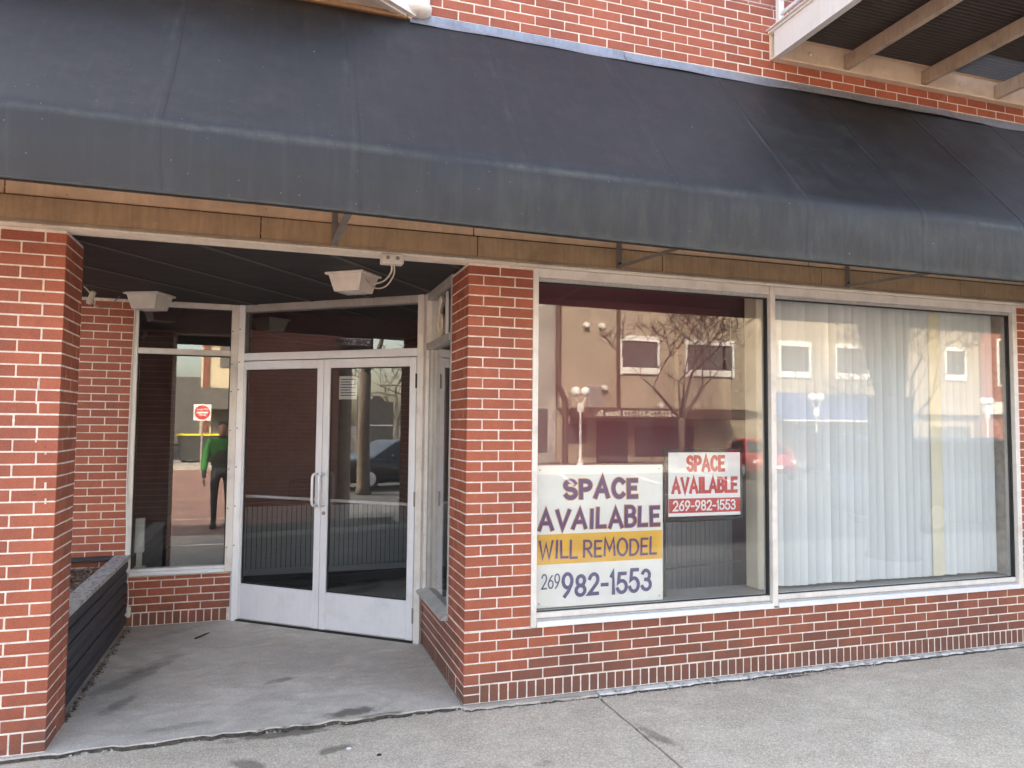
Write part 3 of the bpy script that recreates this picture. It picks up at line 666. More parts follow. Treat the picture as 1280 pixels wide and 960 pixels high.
# ------------------------------------------------------------------ balcony and bay above
bc = thing('balcony', 'steel balcony with grating floor and white railing above the awning', 'balcony', (2.35,0,0))
BX, BO, BZ = 3.9, -1.55, 4.57
MB().prism([(-.003,BZ),(-.06,BZ),(-.06,BZ+.012),(-.012,BZ+.014),(-.012,BZ+.196),(-.06,BZ+.198),(-.06,BZ+.21),(-.003,BZ+.21)], .0, BX).build('ledger_channel', M['balcony_paint'], bc)
MB().box(0, .012, BO, -.061, BZ, BZ+.21).box(.012, .055, BO, -.061, BZ, BZ+.012).box(.012, .055, BO, -.061, BZ+.198, BZ+.21).build('side_channel', M['balcony_white'], bc)
MB().box(-.012, -.001, BO-.02, -.004, BZ+.205, BZ+.225).box(-.03, .05, BO-.02, -.004, BZ+.2255, BZ+.235).build('side_nosing', M['balcony_white'], bc)
MB().box(-.002, BX, BO-.014, BO-.001, BZ, BZ+.21).build('front_channel', M['balcony_white'], bc)
for jx_ in (.71, 1.50, 2.30, 3.1): MB().bbox(jx_-.022, jx_+.022, BO+.002, -.014, BZ+.035, BZ+.150, .004).build('joist', M['joist_wood'], bc)
for bx in (.37, 1.1, 1.9, 2.7):
    MB().lathe([(.001,0),(.016,.0),(.016,.008),(.010,.014),(.001,.016)], (0,0,0), 8).build('bolt', M['balcony_paint'], bc).matrix_basis = Matrix.Translation((bx,-.0125,BZ+.11)) @ Matrix.Rotation(R(90), 4, 'X')
gr = MB(); y = BO+.02
while y < -.065: gr.box(.056, BX-.002, y, y+.006, BZ+.165, BZ+.197); y += .036
x = .11
while x < BX: gr.box(x, x+.005, BO+.001, -.064, BZ+.1975, BZ+.204); x += .10
o = gr.build('grating', M['grating_steel'], bc); o['kind'] = 'stuff'
# rubber mat laid on most of the grating (dark underside), open grating shows sky beyond it
MB().box(.06, 1.80, BO+.01, -.062, BZ+.205, BZ+.213).box(1.8, 2.6, BO+.01, -.38, BZ+.205, BZ+.213).build('floor_mat', M['awning_lining'], bc)
for py in (-.10, -.8, BO+.03): MB().bbox(.0, .045, py-.022, py+.022, BZ+.236, BZ+1.25, .004).build('railing_post', M['balcony_white'], bc)
for zz in (.30, .42, .78, 1.20): MB().bbox(.012, .034, BO+.05, -.12, BZ+zz, BZ+zz+.028, .003).build('rail', M['balcony_white'], bc)
for x in (1.3, 2.6, 3.85): MB().bbox(x, x+.045, BO+.01, BO+.05, BZ+.21, BZ+1.25, .004).build('railing_post', M['balcony_white'], bc)
for zz in (.42, .78, 1.20): MB().bbox(.046, BX-.06, BO+.02, BO+.04, BZ+zz, BZ+zz+.028, .003).build('rail', M['balcony_white'], bc)
by = thing('bay_window', 'cream painted underside of a canted bay window above the awning', 'bay window', (-.40,0,0))
pq = on_z(480, 0, 4.405)
cx, cy = pq.x+.40, pq.y; kx = -.62; ky = cy*kx/cx if cx < -.01 else -.7
W_ = 3.4
soff = [(0,-.02),(kx,ky),(-W_-kx,ky),(-W_,-.02)]
MB().prism(soff, 4.405, 4.43, 'z').build('soffit', M['bay_paint'], by)
big = [(.03,-.02),(kx+.02,ky-.05),(-W_-kx-.02,ky-.05),(-W_-.03,-.02)]
MB().prism(big, 4.431, 5.6, 'z').build('wall_panel', M['bay_paint'], by)
MB().bbox(-W_, -.03, -.045, -.003, 4.375, 4.404, .004).build('wood_trim', M['stained_wood'], by)
cv = Vector((kx, ky+.02)); cl_ = cv.length; cu_ = cv.normalized(); cn = Vector((-cu_.y, cu_.x))
if cn.x < 0: cn = -cn
for i, (o0, o1, z0) in enumerate([(-.06,-.035,4.392),(-.034,-.005,4.384),(-.004,.03,4.395)]):
    poly = [tuple(cu_*t + cn*o_ + Vector((0,-.02))) for t, o_ in ((.0,o0),(cl_,o0),(cl_,o1),(.0,o1))]
    MB().prism(poly, z0, 4.4045 if i < 2 else 4.46, 'z').build('moulding', M['balcony_white'], by)
MB().lathe([(.03,4.402),(.06,4.41),(.085,4.43),(.088,4.46),(.075,4.47),(.075,5.6)], (.035,-.03,0), 20).build('corner_turning', M['balcony_white'], by, smooth=True)

# ------------------------------------------------------------------ display windows
GY = .05
def bar(parent, name, x0, x1, z0, z1, y0, y1, mat, c=.003): return MB().bbox(x0, x1, y0, y1, z0, z1, c).build(name, M[mat], parent)
def display(label, xa, xb, xo, first):
    t = thing('display_window', label, 'shop window', (xa, 0, 0)); w_ = xb-xa
    if first: bar(t, 'jamb', 0, .040, .4500, 2.832, -.006, .10, 'aluminium_beige')
    else: bar(t, 'jamb', w_-.048, w_, .4500, 2.832, -.006, .10, 'aluminium_beige')
    a = .041 if first else .046; c_ = w_-.001 if first else w_-.049
    if first: bar(t, 'mullion', w_, w_+.045, .462, 2.8315, -.008, .10, 'aluminium_beige')
    bar(t, 'head', a, c_, 2.772, 2.832, .002, .10, 'aluminium_beige')
    bar(t, 'head_stop', a, c_, 2.748, 2.7715, .022, .045, 'aluminium_dull')
    s_ = bar(t, 'sill', a, c_, .4495, .486, -.020, .10, 'aluminium')
    bar(s_, 'sill_lip', a, c_, .4865, .497, .004, .10, 'aluminium_dull'); bar(s_, 'sill_channel', a, c_, .4975, .535, .026, .10, 'aluminium_beige')
    bar(t, 'gasket', a, a+.010, .5355, 2.7475, .036, .06, 'rubber', .001); bar(t, 'gasket', c_-.014, c_, .5355, 2.7475, .030, .06, 'rubber', .001)
    bar(t, 'gasket', a+.011, c_-.015, 2.738, 2.7475, .036, .06, 'rubber', .001); bar(t, 'gasket', a+.011, c_-.015, .5355, .541, .036, .06, 'rubber', .001)
    MB().box(a+.011, c_-.015, GY-.003, GY+.003, .5415, 2.7375).build('pane', M['shop_glass'], t)
    return t
display('plate glass shop window holding the two space available signs', XW, 2.333, 0, True)
display('plate glass shop window with white vertical blinds drawn behind it', 2.333, 4.833, 0, False)
# ------------------------------------------------------------------ entrance
ang = math.atan2(1.405-2.60, 1.49); DL = math.hypot(1.49, 1.195)
ef = thing('entrance_frame', 'angled aluminium entrance frame with transom light above the glass doors', 'door frame', (-1.49, 2.60, 0), ang)
bar(ef, 'jamb', -.03, .038, 0, 2.845, -.055, .06, 'aluminium'); bar(ef, 'jamb', DL-.045, DL+.012, 0, 2.845, -.055, .06, 'aluminium_beige')
bar(ef, 'transom_bar', .039, DL-.046, 2.335, 2.402, -.05, .06, 'aluminium'); bar(ef, 'head', .039, DL-.046, 2.782, 2.845, -.05, .06, 'aluminium_dull')
bar(ef, 'transom_stop', .039, .062, 2.4025, 2.7815, -.02, .04, 'aluminium_dull'); bar(ef, 'threshold', .039, DL-.046, .0, .012, -.06, .06, 'dark_metal')
MB().box(.063, DL-.047, -.003, .003, 2.4025, 2.7815).build('transom_glass', M['door_glass'], ef)
def door(label, s0, s1, hinge_left):
    t = thing('glass_door', label, 'door', (-1.49+s0*math.cos(ang), 2.60+s0*math.sin(ang), 0), ang); w_ = s1-s0
    sw = .062
    bar(t, 'stile', 0, sw, .016, 2.328, -.045, 0, 'aluminium'); bar(t, 'stile', w_-sw, w_, .016, 2.328, -.045, 0, 'aluminium')
    bar(t, 'top_rail', sw+.0005, w_-sw-.0005, 2.252, 2.328, -.044, -.001, 'aluminium')
    k = bar(t, 'bottom_rail', sw+.0005, w_-sw-.0005, .016, .330, -.0435, -.001, 'aluminium')
    bar(k, 'sweep', sw, w_-sw, .0165, .028, -.050, -.0437, 'aluminium_dull')
    for a, c_, z0, z1 in ((sw+.0005, sw+.010, .3305, 2.2515), (w_-sw-.010, w_-sw-.0005, .3305, 2.2515), (sw+.0105, w_-sw-.0105, .3305, .340), (sw+.0105, w_-sw-.0105, 2.242, 2.2515)):
        bar(t, 'glazing_bead', a, c_, z0, z1, -.030, -.012, 'dark_metal', .001)
    MB().box(sw+.0105, w_-sw-.0105, -.024, -.018, .3405, 2.2415).build('pane', M['door_glass'], t)
    px = w_-.031 if hinge_left else .031
    zc = 1.20; hh = .135
    pts = [(px,-.046,zc-hh)]
    for i in range(6): g = i/5*math.pi/2; pts.append((px, -.046-.045-.035*math.sin(g) , zc-hh+.035-.035*math.cos(g)))
    for i in range(6): g = i/5*math.pi/2; pts.append((px, -.046-.045-.035*math.cos(g), zc+hh-.035+.035*math.sin(g)))
    pts.append((px,-.046,zc+hh))
    h_ = MB().tube(pts, .0115, 10).build('pull_handle', M['aluminium'], t, smooth=True)
    for zz in (zc-hh, zc+hh): MB().bbox(px-.018, px+.018, -.051, -.0455, zz-.018, zz+.018, .004).build('handle_base', M['aluminium'], h_)
    pb = MB().tube([(sw*.5,.03,1.10),(sw+.05,.055,1.10),(w_-sw-.05,.055,1.10),(w_-sw*.5,.03,1.10)], .0135, 10).build('push_bar', M['aluminium'], t, smooth=True)
    hx = -.006 if hinge_left else w_+.006
    for zz in (.22, 1.16, 2.13):
        MB().tube([(hx,-.055,zz-.06),(hx,-.055,zz+.06)], .0085, 8).build('hinge', M['dark_metal' if zz > 2 else 'steel_grey'], t)
    return t
SP = .945
d1 = door('left glass door leaf hinged beside the sidelight', .046, SP, True)
d2 = door('right glass door leaf with lock cylinder, hinged beside the house number', SP+.006, DL-.055, False)
MB().lathe([(.001,0),(.017,0),(.017,.006),(.011,.009),(.001,.009)], (0,0,0), 14).build('lock_cylinder', M['steel_grey'], d2).matrix_basis = Matrix.Translation((.031,-.0455,1.0)) @ Matrix.Rotation(R(90), 4, 'X')
nt_ = MB().box(.14, .32, -.016, -.0145, 1.98, 2.18).build('notice', M['card_white']); nt_.parent = None
nt_.location = d2.location; nt_.rotation_euler = d2.rotation_euler; tag(nt_, 'small paper notice taped inside the right door glass', 'notice')
for i in range(7): MB().box(.155, .305-(.05 if i % 3 == 2 else 0), -.0166, -.0161, 2.01+i*.023, 2.018+i*.023).build('print_line', M['ink_navy'], nt_)
# sidelight (left, in the recess back wall)
SX0, SX1 = -2.372, -1.505
sw_ = thing('sidelight_window', 'tall beige framed sidelight with small top light left of the doors', 'window', (SX0, YB, 0)); W2 = SX1-SX0
bar(sw_, 'jamb', 0, .042, .437, 2.845, -.03, .06, 'aluminium_beige'); bar(sw_, 'jamb', W2-.062, W2, .437, 2.845, -.03, .06, 'aluminium_beige')
bar(sw_, 'corner_post', W2+.001, W2+.055, 0, 2.845, -.045, .055, 'aluminium'); bar(sw_, 'head', .0425, W2-.0625, 2.795, 2.845, -.028, .06, 'aluminium_beige')
bar(sw_, 'transom_bar', .0425, W2-.0625, 2.372, 2.422, -.028, .06, 'aluminium_beige')
s_ = bar(sw_, 'sill', .0425, W2-.0625, .437, .468, -.05, .06, 'aluminium'); bar(s_, 'sill_step', .0425, W2-.0625, .4685, .492, -.02, .06, 'aluminium_beige')
for z0, z1 in ((.4925, 2.3715), (2.4225, 2.7945)):
    bar(sw_, 'gasket', .0425, .052, z0, z1, -.002, .02, 'rubber', .001); bar(sw_, 'gasket', W2-.072, W2-.0625, z0, z1, -.002, .02, 'rubber', .001); bar(sw_, 'gasket', .0525, W2-.0725, z1-.010, z1, -.002, .02, 'rubber', .001)
    MB().box(.0525, W2-.0725, .006, .012, z0, z1-.0105).build('pane', M['door_glass'], sw_)
for zz in (.65, 1.0, 1.35, 1.7, 2.05, 2.3, 2.6):
    MB().lathe([(.001,0),(.006,0),(.005,.003),(.001,.004)], (0,0,0), 8).build('screw', M['dark_metal'], sw_).matrix_basis = Matrix.Translation((W2-.05,-.0305,zz)) @ Matrix.Rotation(R(90), 4, 'X')
    MB().lathe([(.001,0),(.006,0),(.005,.003),(.001,.004)], (0,0,0), 8).build('screw', M['dark_metal'], sw_).matrix_basis = Matrix.Translation((W2+.012,-.0455,zz+.02)) @ Matrix.Rotation(R(90), 4, 'X')
# side window on the return (x = 0 plane)
rw = thing('side_window', 'narrow aluminium side window between the door frame and brick pier', 'window', (0, 1.43, 0), R(-90)); RL = 1.43-.455
bar(rw, 'jamb', .0, .13, .438, 2.845, -.012, .08, 'aluminium_beige'); bar(rw, 'jamb', RL-.035, RL, .438, 2.845, -.004, .08, 'aluminium_dull')
bar(rw, 'inner_stop', .131, .20, .470, 2.375, .012, .06, 'aluminium_dull')
bar(rw, 'head', .1305, RL-.0355, 2.785, 2.845, -.004, .08, 'aluminium_dull'); bar(rw, 'transom_bar', .1305, RL-.0355, 2.376, 2.43, -.010, .08, 'aluminium_dull')
MB().prism([(-.05,.412),(.08,.412),(.08,.469),(.02,.469),(-.05,.430)], -.0, RL).build('sill', M['aluminium_dull'], rw)
MB().box(.2005, RL-.0355, .030, .036, .47, 2.3755).build('pane', M['door_glass'], rw); MB().box(.1305, RL-.0355, .030, .036, 2.4305, 2.7845).build('top_pane', M['door_glass'], rw)
for ch, s_, mt in (('6', .47, 'drip_cream'), ('1', .72, 'card_white')):
    me = text_mesh(ch, .45, .004, .006); me.materials.clear(); me.materials.append(M[mt])
    hn = link('house_number', me, rw, (s_, .022, 2.45)); hn.rotation_euler = (R(90),0,0)
MB().box(.62, .82, .0285, .0297, 2.44, 2.775).build('number_backing', M['sign_frame_black'], rw)
# ------------------------------------------------------------------ interior
def st_box(name, x0, x1, y0, y1, z0, z1, mat): return struct(MB().box(x0,x1,y0,y1,z0,z1).build(name, M[mat]))
struct(MB().quad([(-4.8,1.0,-.004),(6,1.0,-.004),(6,7,-.004),(-4.8,7,-.004)]).quad([(.102,.27,-.004),(6,.27,-.004),(6,1.0,-.004),(.102,1.0,-.004)]).build('floor', M['carpet_dark']))
st_box('ceiling', -4.8, 6, 2.9, 7, 3.02, 3.1, 'interior_ceiling'); st_box('ceiling', .3, 6, .13, 2.9, 3.02, 3.1, 'interior_ceiling')
st_box('ceiling', -1.6, .3, 1.3, 2.9, 3.02, 3.1, 'interior_ceiling')
st_box('wall_back', -4.8, 6, 7, 7.1, 0, 3.1, 'interior_grey'); st_box('wall_left', -4.9, -4.8, 2.6, 7.1, 0, 3.1, 'interior_grey'); st_box('wall_right', 5.3, 5.4, .3, 7.1, 0, 3.1, 'maroon_wall')
st_box('window_ledge', .47, 5.29, .105, .42, .40, .53, 'ledge_beige')
def panel_wall(label, x0, x1, y, full):
    t = thing('partition', label, 'partition', (x0, y, 0)); w_ = x1-x0; k = int(w_/.055)
    MB().box(0, w_, .012, .10, 0, .80).build('backing', M['gap_dark'], t)
    mb = MB()
    for i in range(k): mb.bbox(i*w_/k+.003, (i+1)*w_/k-.003, 0, .0115, .08, .795, .003)
    o = mb.build('panel_ribs', M['panel_grey'], t); o['kind'] = 'stuff'
    MB().bbox(0, w_, -.008, .0118, .005, .078, .003).build('skirting', M['panel_grey'], t); MB().bbox(-.01, w_+.01, -.02, .12, .801, .835, .004).build('cap_rail', M['rail_brown'], t)
    if full: MB().box(0, w_, .004, .10, .836, 3.02).build('upper_wall', M['maroon_wall'], t)
panel_wall('maroon partition with ribbed grey lower panel behind the sign window', .62, 3.43, 2.08, True)
panel_wall('low ribbed grey partition with brown cap rail behind the doors', -1.55, .60, 4.5, False)
o = MB().bbox(2.36, 2.47, .20, .36, .532, 3.0, .01).build('column', M['curtain_cream']); tag(o, 'cream column standing between the two display windows inside', 'column')
cb_ = thing('office_chair', 'dark upholstered chair back showing above the low partition', 'chair', (-.75, 5.2, 0))
MB().bbox(-.22,.22,0,.07,.55,1.05,.03).build('backrest', M['rubber'], cb_); MB().bbox(-.23,.23,-.45,-.01,.42,.50,.03).build('seat', M['rubber'], cb_); MB().tube([(0,-.2,.06),(0,-.2,.42)],.03).build('stem', M['dark_metal'], cb_)
for k in range(5): g = k*1.2566; MB().tube([(0,-.2,.08),(.28*math.cos(g),-.2+.28*math.sin(g),.03)],.02).build('leg', M['dark_metal'], cb_)
# blinds
vb = thing('vertical_blind', 'white vertical slat blind with one yellowed slat behind the shop window', 'window blind', (2.50, .20, 0))
MB().bbox(0, 2.29, -.025, .025, 2.775, 2.82, .004).build('headrail', M['white_plastic'], vb)
sm = {}
for i in range(30):
    x = .035 + i*.0755; y_ = abs(x+2.50-4.13) < .045; tilt = R(-27+brk.uniform(-6,6)) if not y_ else R(2)
    ww_ = .044 if not y_ else .075; wid = .089 if not y_ else .13
    mb = MB(); k = 6
    for j in range(k+1):
        u = -wid/2 + wid*j/k; bow = -.006*(1-(2*j/k-1)**2)
        mb.v += [(u, bow, 0), (u, bow, 2.215)]
    for j in range(k): mb.f.append((2*j, 2*j+2, 2*j+3, 2*j+1))
    key = y_
    if key not in sm: sm[key] = mb.mesh('slat', M['blind_yellow' if y_ else 'blind_vinyl'])
    s_ = link('slat', sm[key], vb, (x, 0 if not y_ else -.02, .555+brk.uniform(-.004,.004)), tilt)
    MB().bbox(x-.012, x+.012, -.006, .006, 2.768, 2.776, .001).build('hanger', M['white_plastic'], vb)
# ------------------------------------------------------------------ signs in the window
sg = thing('window_sign', 'large white sign offering to remodel with orange band, leaning in the window', 'sign', (.513, .105, .541))
SW, SH = .972, .958
MB().bbox(0, SW, 0, .012, 0, SH, .002).build('board', M['sign_white'], sg)
MB().box(.004, SW-.006, -.0009, -.0002, .290, .492).build('colour_band', M['ink_yellow'], sg)
def word(txt, x0, x1, z0, h, mat, bold, jit, seed, outl=None):
    if outl: text_fit(txt, M[outl], 'lettering_edge', sg, x0, x1, z0, h, -.0012, bold, jit, .00006, seed, .0055)
    text_fit(txt, M[mat], 'lettering', sg, x0, x1, z0, h, -.0040, bold, jit, .00006, seed)
word('SPACE', .200, .775, .722, .150, 'ink_purple', .20, .07, 4, 'ink_orange')
word('AVAILABLE', .018, .950, .518, .150, 'ink_purple', .165, .07, 9, 'ink_orange')
word('WILL REMODEL', .024, .925, .322, .128, 'ink_purple', .13, .06, 5)
word('269', .045, .182, .125, .100, 'ink_navy', .10, .08, 6); word('982-1553', .192, .880, .062, .165, 'ink_navy', .15, .08, 8)
for x in (.03, SW-.03):
    for z in (.03, SH-.03): MB().bbox(x-.005,x+.005,-.002,.0,z-.005,z+.005,.001).build('screw', M['steel_grey'], sg)
rs = thing('yard_sign', 'small red and white yard sign in a black wire frame beside the large sign', 'sign', (1.562, .16, .541))
f_ = MB()
f_.tube([(-.022,.012,0),(-.022,.012,1.065),(.628,.012,1.065),(.628,.012,.55)], .010, 6); f_.tube([(-.022,.012,.553),(.640,.012,.553)], .009, 6); f_.tube([(-.022,.012,.20),(.62,.012,.23)], .007, 6)
f_.build('frame', M['sign_frame_black'], rs)
MB().bbox(0, .612, -.002, .004, .575, 1.042, .001).build('board', M['card_white'], rs)
MB().box(.002, .610, -.0032, -.0024, .600, .705).build('colour_band', M['ink_red'], rs)
text_fit('SPACE', M['ink_red'], 'lettering', rs, .145, .478, .898, .124, -.0034, .21, 0, .00008, gap=.12); text_fit('AVAILABLE', M['ink_red'], 'lettering', rs, .022, .588, .738, .124, -.0034, .21, 0, .00008, gap=.12)
text_fit('269-982-1553', M['card_white'], 'lettering', rs, .035, .568, .614, .078, -.0044, .15, 0, .00008, gap=.14)
# ------------------------------------------------------------------ ceiling fixtures, cables
def fixture(label, x, y, rz, w_=.31, d_=.27, h_=.135):
    t = thing('ceiling_light', label, 'light fixture', (x, y, CZ), rz, 'recess lights')
    MB().bbox(-w_/2, w_/2, -d_/2, d_/2, -.018, -.001, .004).build('flange', M['fixture_cream'], t)
    mb = MB(); a, c_ = .86, .66
    P8 = [(sx*w_/2*k, sy*d_/2*k, z) for k, z in ((a,-.0185),(c_,-h_)) for sx, sy in ((-1,-1),(1,-1),(1,1),(-1,1))]
    mb.v = P8; mb.f = [(0,1,5,4),(1,2,6,5),(2,3,7,6),(3,0,4,7),(3,2,1,0)]; 
    mb.v += [(x_*.8, y_*.8, -h_) for x_, y_, _ in P8[4:]]; mb.f += [(4,5,9,8),(5,6,10,9),(6,7,11,10),(7,4,8,11)]
    mb.build('housing', M['fixture_cream'], t)
    MB().box(-w_*.26, w_*.26, -d_*.26, d_*.26, -h_+.004, -h_+.010).build('lens', M['white_plastic'], t); return t
fixture('cream box light on the recess ceiling above the sidelight', -2.20, 2.18, R(-25))
fixture('cream box light on the recess ceiling cabled to the outlet box', -.665, .72, R(-38))
ob = thing('outlet_box', 'cream electrical outlet box screwed below the fascia', 'outlet box', (-.505, -.02, 2.775))
MB().bbox(-.07,.07,-.04,.04,0,.062,.006).build('housing', M['fixture_cream'], ob)
for x in (-.03,.03):
    MB().lathe([(.001,0),(.013,0),(.013,.003),(.001,.004)], (0,0,0), 10).build('socket', M['steel_grey'], ob).matrix_basis = Matrix.Translation((x,-.0405,.034)) @ Matrix.Rotation(R(90), 4, 'X')
def cable(label, pts, r_, mat='cable_cream', name='cable'):
    # smooth through points
    P_ = [Vector(p) for p in pts]; out = []
    for i in range(len(P_)-1):
        a, b_, c_, d_ = P_[max(i-1,0)], P_[i], P_[i+1], P_[min(i+2,len(P_)-1)]
        for k in range(6):
            t = k/6; out.append(.5*((2*b_)+(c_-a)*t+(2*a-5*b_+4*c_-d_)*t*t+(3*b_-a-3*c_+d_)*t**3))
    out.append(P_[-1]); return tag(MB().tube(out, r_, 6).build(name, M[mat], smooth=True), label, 'cable')
cable('pale double cable looping from outlet box to ceiling light', [(-.505,-.015,2.778),(-.505,.0,2.73),(-.53,.15,2.70),(-.58,.38,2.72),(-.60,.56,2.78)], .006)
cable('second strand of pale cable beside the outlet box', [(-.49,-.012,2.778),(-.487,.01,2.715),(-.51,.2,2.675),(-.55,.42,2.70),(-.585,.56,2.77)], .005)
cable('loose pale cable drooping from the pier to the sidelight', [on_y(105,358,1.2), on_y(112,366,1.3), on_y(116,378,1.4), on_y(124,384,1.7), on_y(136,382,2.1), on_y(148,372,2.4), on_y(153,366,2.5)], .005)
pc = on_y(114, 372, 1.38); o = MB().bbox(-.018,.018,-.02,.02,-.05,.05,.008).build('plug', M['cable_cream'], None, pc); o.rotation_euler = (.2,.35,0); tag(o, 'cream cable plug hanging behind the free-standing pier', 'plug')
jb = on_y(158, 650, YB-.05); 
cable('white cable running down beside the sidelight to the floor', [(-2.36,YB-.035,2.80),(-2.372,YB-.04,2.2),(-2.375,YB-.045,1.2),(-2.36,YB-.06,.8),(-2.345,YB-.07,.5),(-2.335,YB-.035,.30),(-2.335,YB-.03,.16)], .005, 'white_plastic')
cb2 = thing('wall_box', 'tall white metal box inside the sidelight beside its jamb', 'box', (-2.285, YB+.06, .50))
MB().bbox(-.03,.045,0,.06,.12,.42,.006).build('cover', M['white_plastic'], cb2); MB().bbox(-.015,.03,.01,.05,0,.119,.004).build('bracket', M['fixture_cream'], cb2); MB().bbox(-.03,.06,.0,.07,-.03,-.0,.004).build('foot', M['fixture_cream'], cb2)
pl = MB().bbox(-.025,.025,-.02,.02,0,.09,.008).build('plug', M['fixture_cream'], None, (-2.335,YB-.035,.09)); tag(pl, 'cream plug on the cable end above the entry slab', 'plug')
# ------------------------------------------------------------------ planter
pt = thing('planter', 'black painted timber planter of stacked boards behind the pier', 'planter', (-2.34, .40, 0))
PL, PW, PH = 2.13, .78, .585
for k in range(6):
    z0 = .03+k*.093
    MB().bbox(-.045+brk.uniform(-.003,.003), 0+brk.uniform(-.005,.004), 0, PL, z0, z0+.083, .014).build('board', M['planter_black'], pt)
for k in range(6): MB().bbox(-PW, -.046, -.0, .044, .03+k*.093, .03+k*.093+.086, .010).build('board', M['planter_black'], pt)
MB().bbox(-.022, .012, -.03, -.001, .02, PH+.0, .004).build('corner_post', M['planter_black'], pt)
cp = MB()
MB().bbox(-.115, .014, -.01, PL, PH+.002, PH+.036, .006).build('cap_board', M['planter_cap_worn'], pt)
MB().bbox(-PW, -.116, PL-.10, PL, PH+.002, PH+.034, .006).build('cap_board', M['planter_black'], pt)
MB().bbox(-PW-.05, -PW, 0, PL, .03, PH+.034, .006).build('back_board', M['planter_black'], pt)
sg_ = MB(); nxs, nys = 14, 34
for i in range(nxs+1):
    for j in range(nys+1): sg_.v.append((-PW+(PW-.046)*i/nxs, .045+(PL-.05)*j/nys, .50+rdm.uniform(-.012,.02)))
for i in range(nxs):
    for j in range(nys): a = i*(nys+1)+j; sg_.f.append((a,a+1,a+nys+2,a+nys+1))
sg_.build('soil', M['mulch'], pt)
ch = MB()
for i in range(1400):
    x, y = rdm.uniform(-PW+.01,-.06), rdm.uniform(.06,PL-.03); l_ = rdm.uniform(.012,.04); a = rdm.uniform(0,6.28); t_ = rdm.uniform(-.5,.5); z = .512+rdm.uniform(0,.03); wd = rdm.uniform(.004,.012)
    dx, dy = math.cos(a)*l_, math.sin(a)*l_; nx_, ny_ = -math.sin(a)*wd, math.cos(a)*wd; dz = l_*t_*.6
    b0 = len(ch.v); ch.v += [(x-dx-nx_,y-dy-ny_,z-dz),(x+dx-nx_,y+dy-ny_,z+dz),(x+dx+nx_,y+dy+ny_,z+dz),(x-dx+nx_,y-dy+ny_,z-dz),(x,y,z+.006)]
    ch.f += [(b0,b0+1,b0+4),(b0+1,b0+2,b0+4),(b0+2,b0+3,b0+4),(b0+3,b0,b0+4)]
o = ch.build('bark_chips', M['mulch'], pt); o['kind'] = 'stuff'
lv = MB()
for i in range(420):
    t = rdm.random(); y = .40+PL*t; x = -2.335+abs(rdm.gauss(0,.022)); z = .004; l_ = rdm.uniform(.006,.02); a = rdm.uniform(0,6.28)
    b0 = len(lv.v); c_, s_ = math.cos(a)*l_, math.sin(a)*l_
    lv.v += [(x-c_,y-s_,z),(x+s_*.4,y-c_*.4,z+rdm.uniform(0,.01)),(x+c_,y+s_,z+rdm.uniform(0,.012)),(x-s_*.4,y+c_*.4,z)]; lv.f.append((b0,b0+1,b0+2,b0+3))
o = lv.build('leaf_litter', M['mulch']); o['kind'] = 'stuff'; tag(o, 'dry leaf crumbs gathered along the foot of the planter', 'leaf litter')
# ------------------------------------------------------------------ the street the panes reflect
plain('wall_beige', (.36,.305,.235), .85, 0, .08, 1.2); plain('trim_white', (.80,.79,.77), .6, 0, .04); plain('canopy_brown', (.09,.06,.045), .7); plain('letter_cream', (.70,.66,.58), .6)
plain('pane_dark', (.11,.105,.105), .25, 0, .1); plain('awning_blue', (.05,.075,.20), .7); plain('wall_grey', (.36,.35,.33), .85, 0, .15, 1); plain('wall_dark', (.10,.095,.09), .8)
plain('bark', (.115,.09,.072), .95, 0, .3, 8, .8, 30); plain('lamp_white', (.82,.82,.80), .35, 0, .02); plain('post_white', (.70,.70,.68), .5)
plain('car_red', (.42,.02,.03), .22, .2, .03, 3, 0); plain('car_dark', (.03,.032,.036), .2, .3, .05, 3, 0); plain('car_bluegrey', (.22,.26,.31), .25, .5, .03, 3, 0); plain('car_glass', (.02,.022,.025), .05, 0, .02); plain('car_lamp', (.75,.75,.72), .15); plain('car_tail', (.4,.01,.01), .2)
plain('hoodie_green', (.03,.22,.045), .85); plain('vest_dark', (.04,.04,.045), .8); plain('trousers_dark', (.03,.032,.04), .85); plain('skin', (.46,.26,.18), .55); plain('hair_brown', (.05,.03,.02), .8); plain('sign_blue', (.03,.12,.45), .5)
plain('wood_pole', (.22,.17,.13), .9, 0, .25, 10); plain('stone_wall', (.40,.34,.27), .9, 0, .25, 3); plain('dumpster', (.03,.032,.035), .5); plain('lid_yellow', (.70,.58,.03), .5); plain('signal_dark', (.03,.03,.03), .5); plain('wall_tan', (.50,.43,.30), .85, 0, .08, 1)
b = NB('signal_red_lit'); b.b.inputs['Emission Color'].default_value = (1,.08,.05,1); b.b.inputs['Emission Strength'].default_value = 2.5; b.done((.6,.03,.02), .4)
YF = -27.0
o = bpy.data.objects.new('far_sidewalk', None); COL.objects.link(o); struct(o)
for i in range(24): MB().bbox(-9+i*2.6, -9+i*2.6+2.58, YF, -22.3, -.3, .0, .01).build('walk_slab', M['concrete_far'], o)
struct(MB().bbox(-9, 53, -22.29, -22.13, -.3, -.003, .015).build('kerb', M['concrete_far']))
o = MB().quad([(-8.6,-3.0,-.012),(-.9,-3.0,-.012),(-.9,-4.98,-.012),(-8.6,-4.98,-.012)]).build('brick_paving', M['brick_paving']); struct(o)
o = MB().quad([(-8.2,-5.2,-.144),(-1.2,-5.2,-.144),(-1.2,-22.1,-.144),(-8.2,-22.1,-.144)]).build('crosswalk', M['brick_paving']); struct(o)
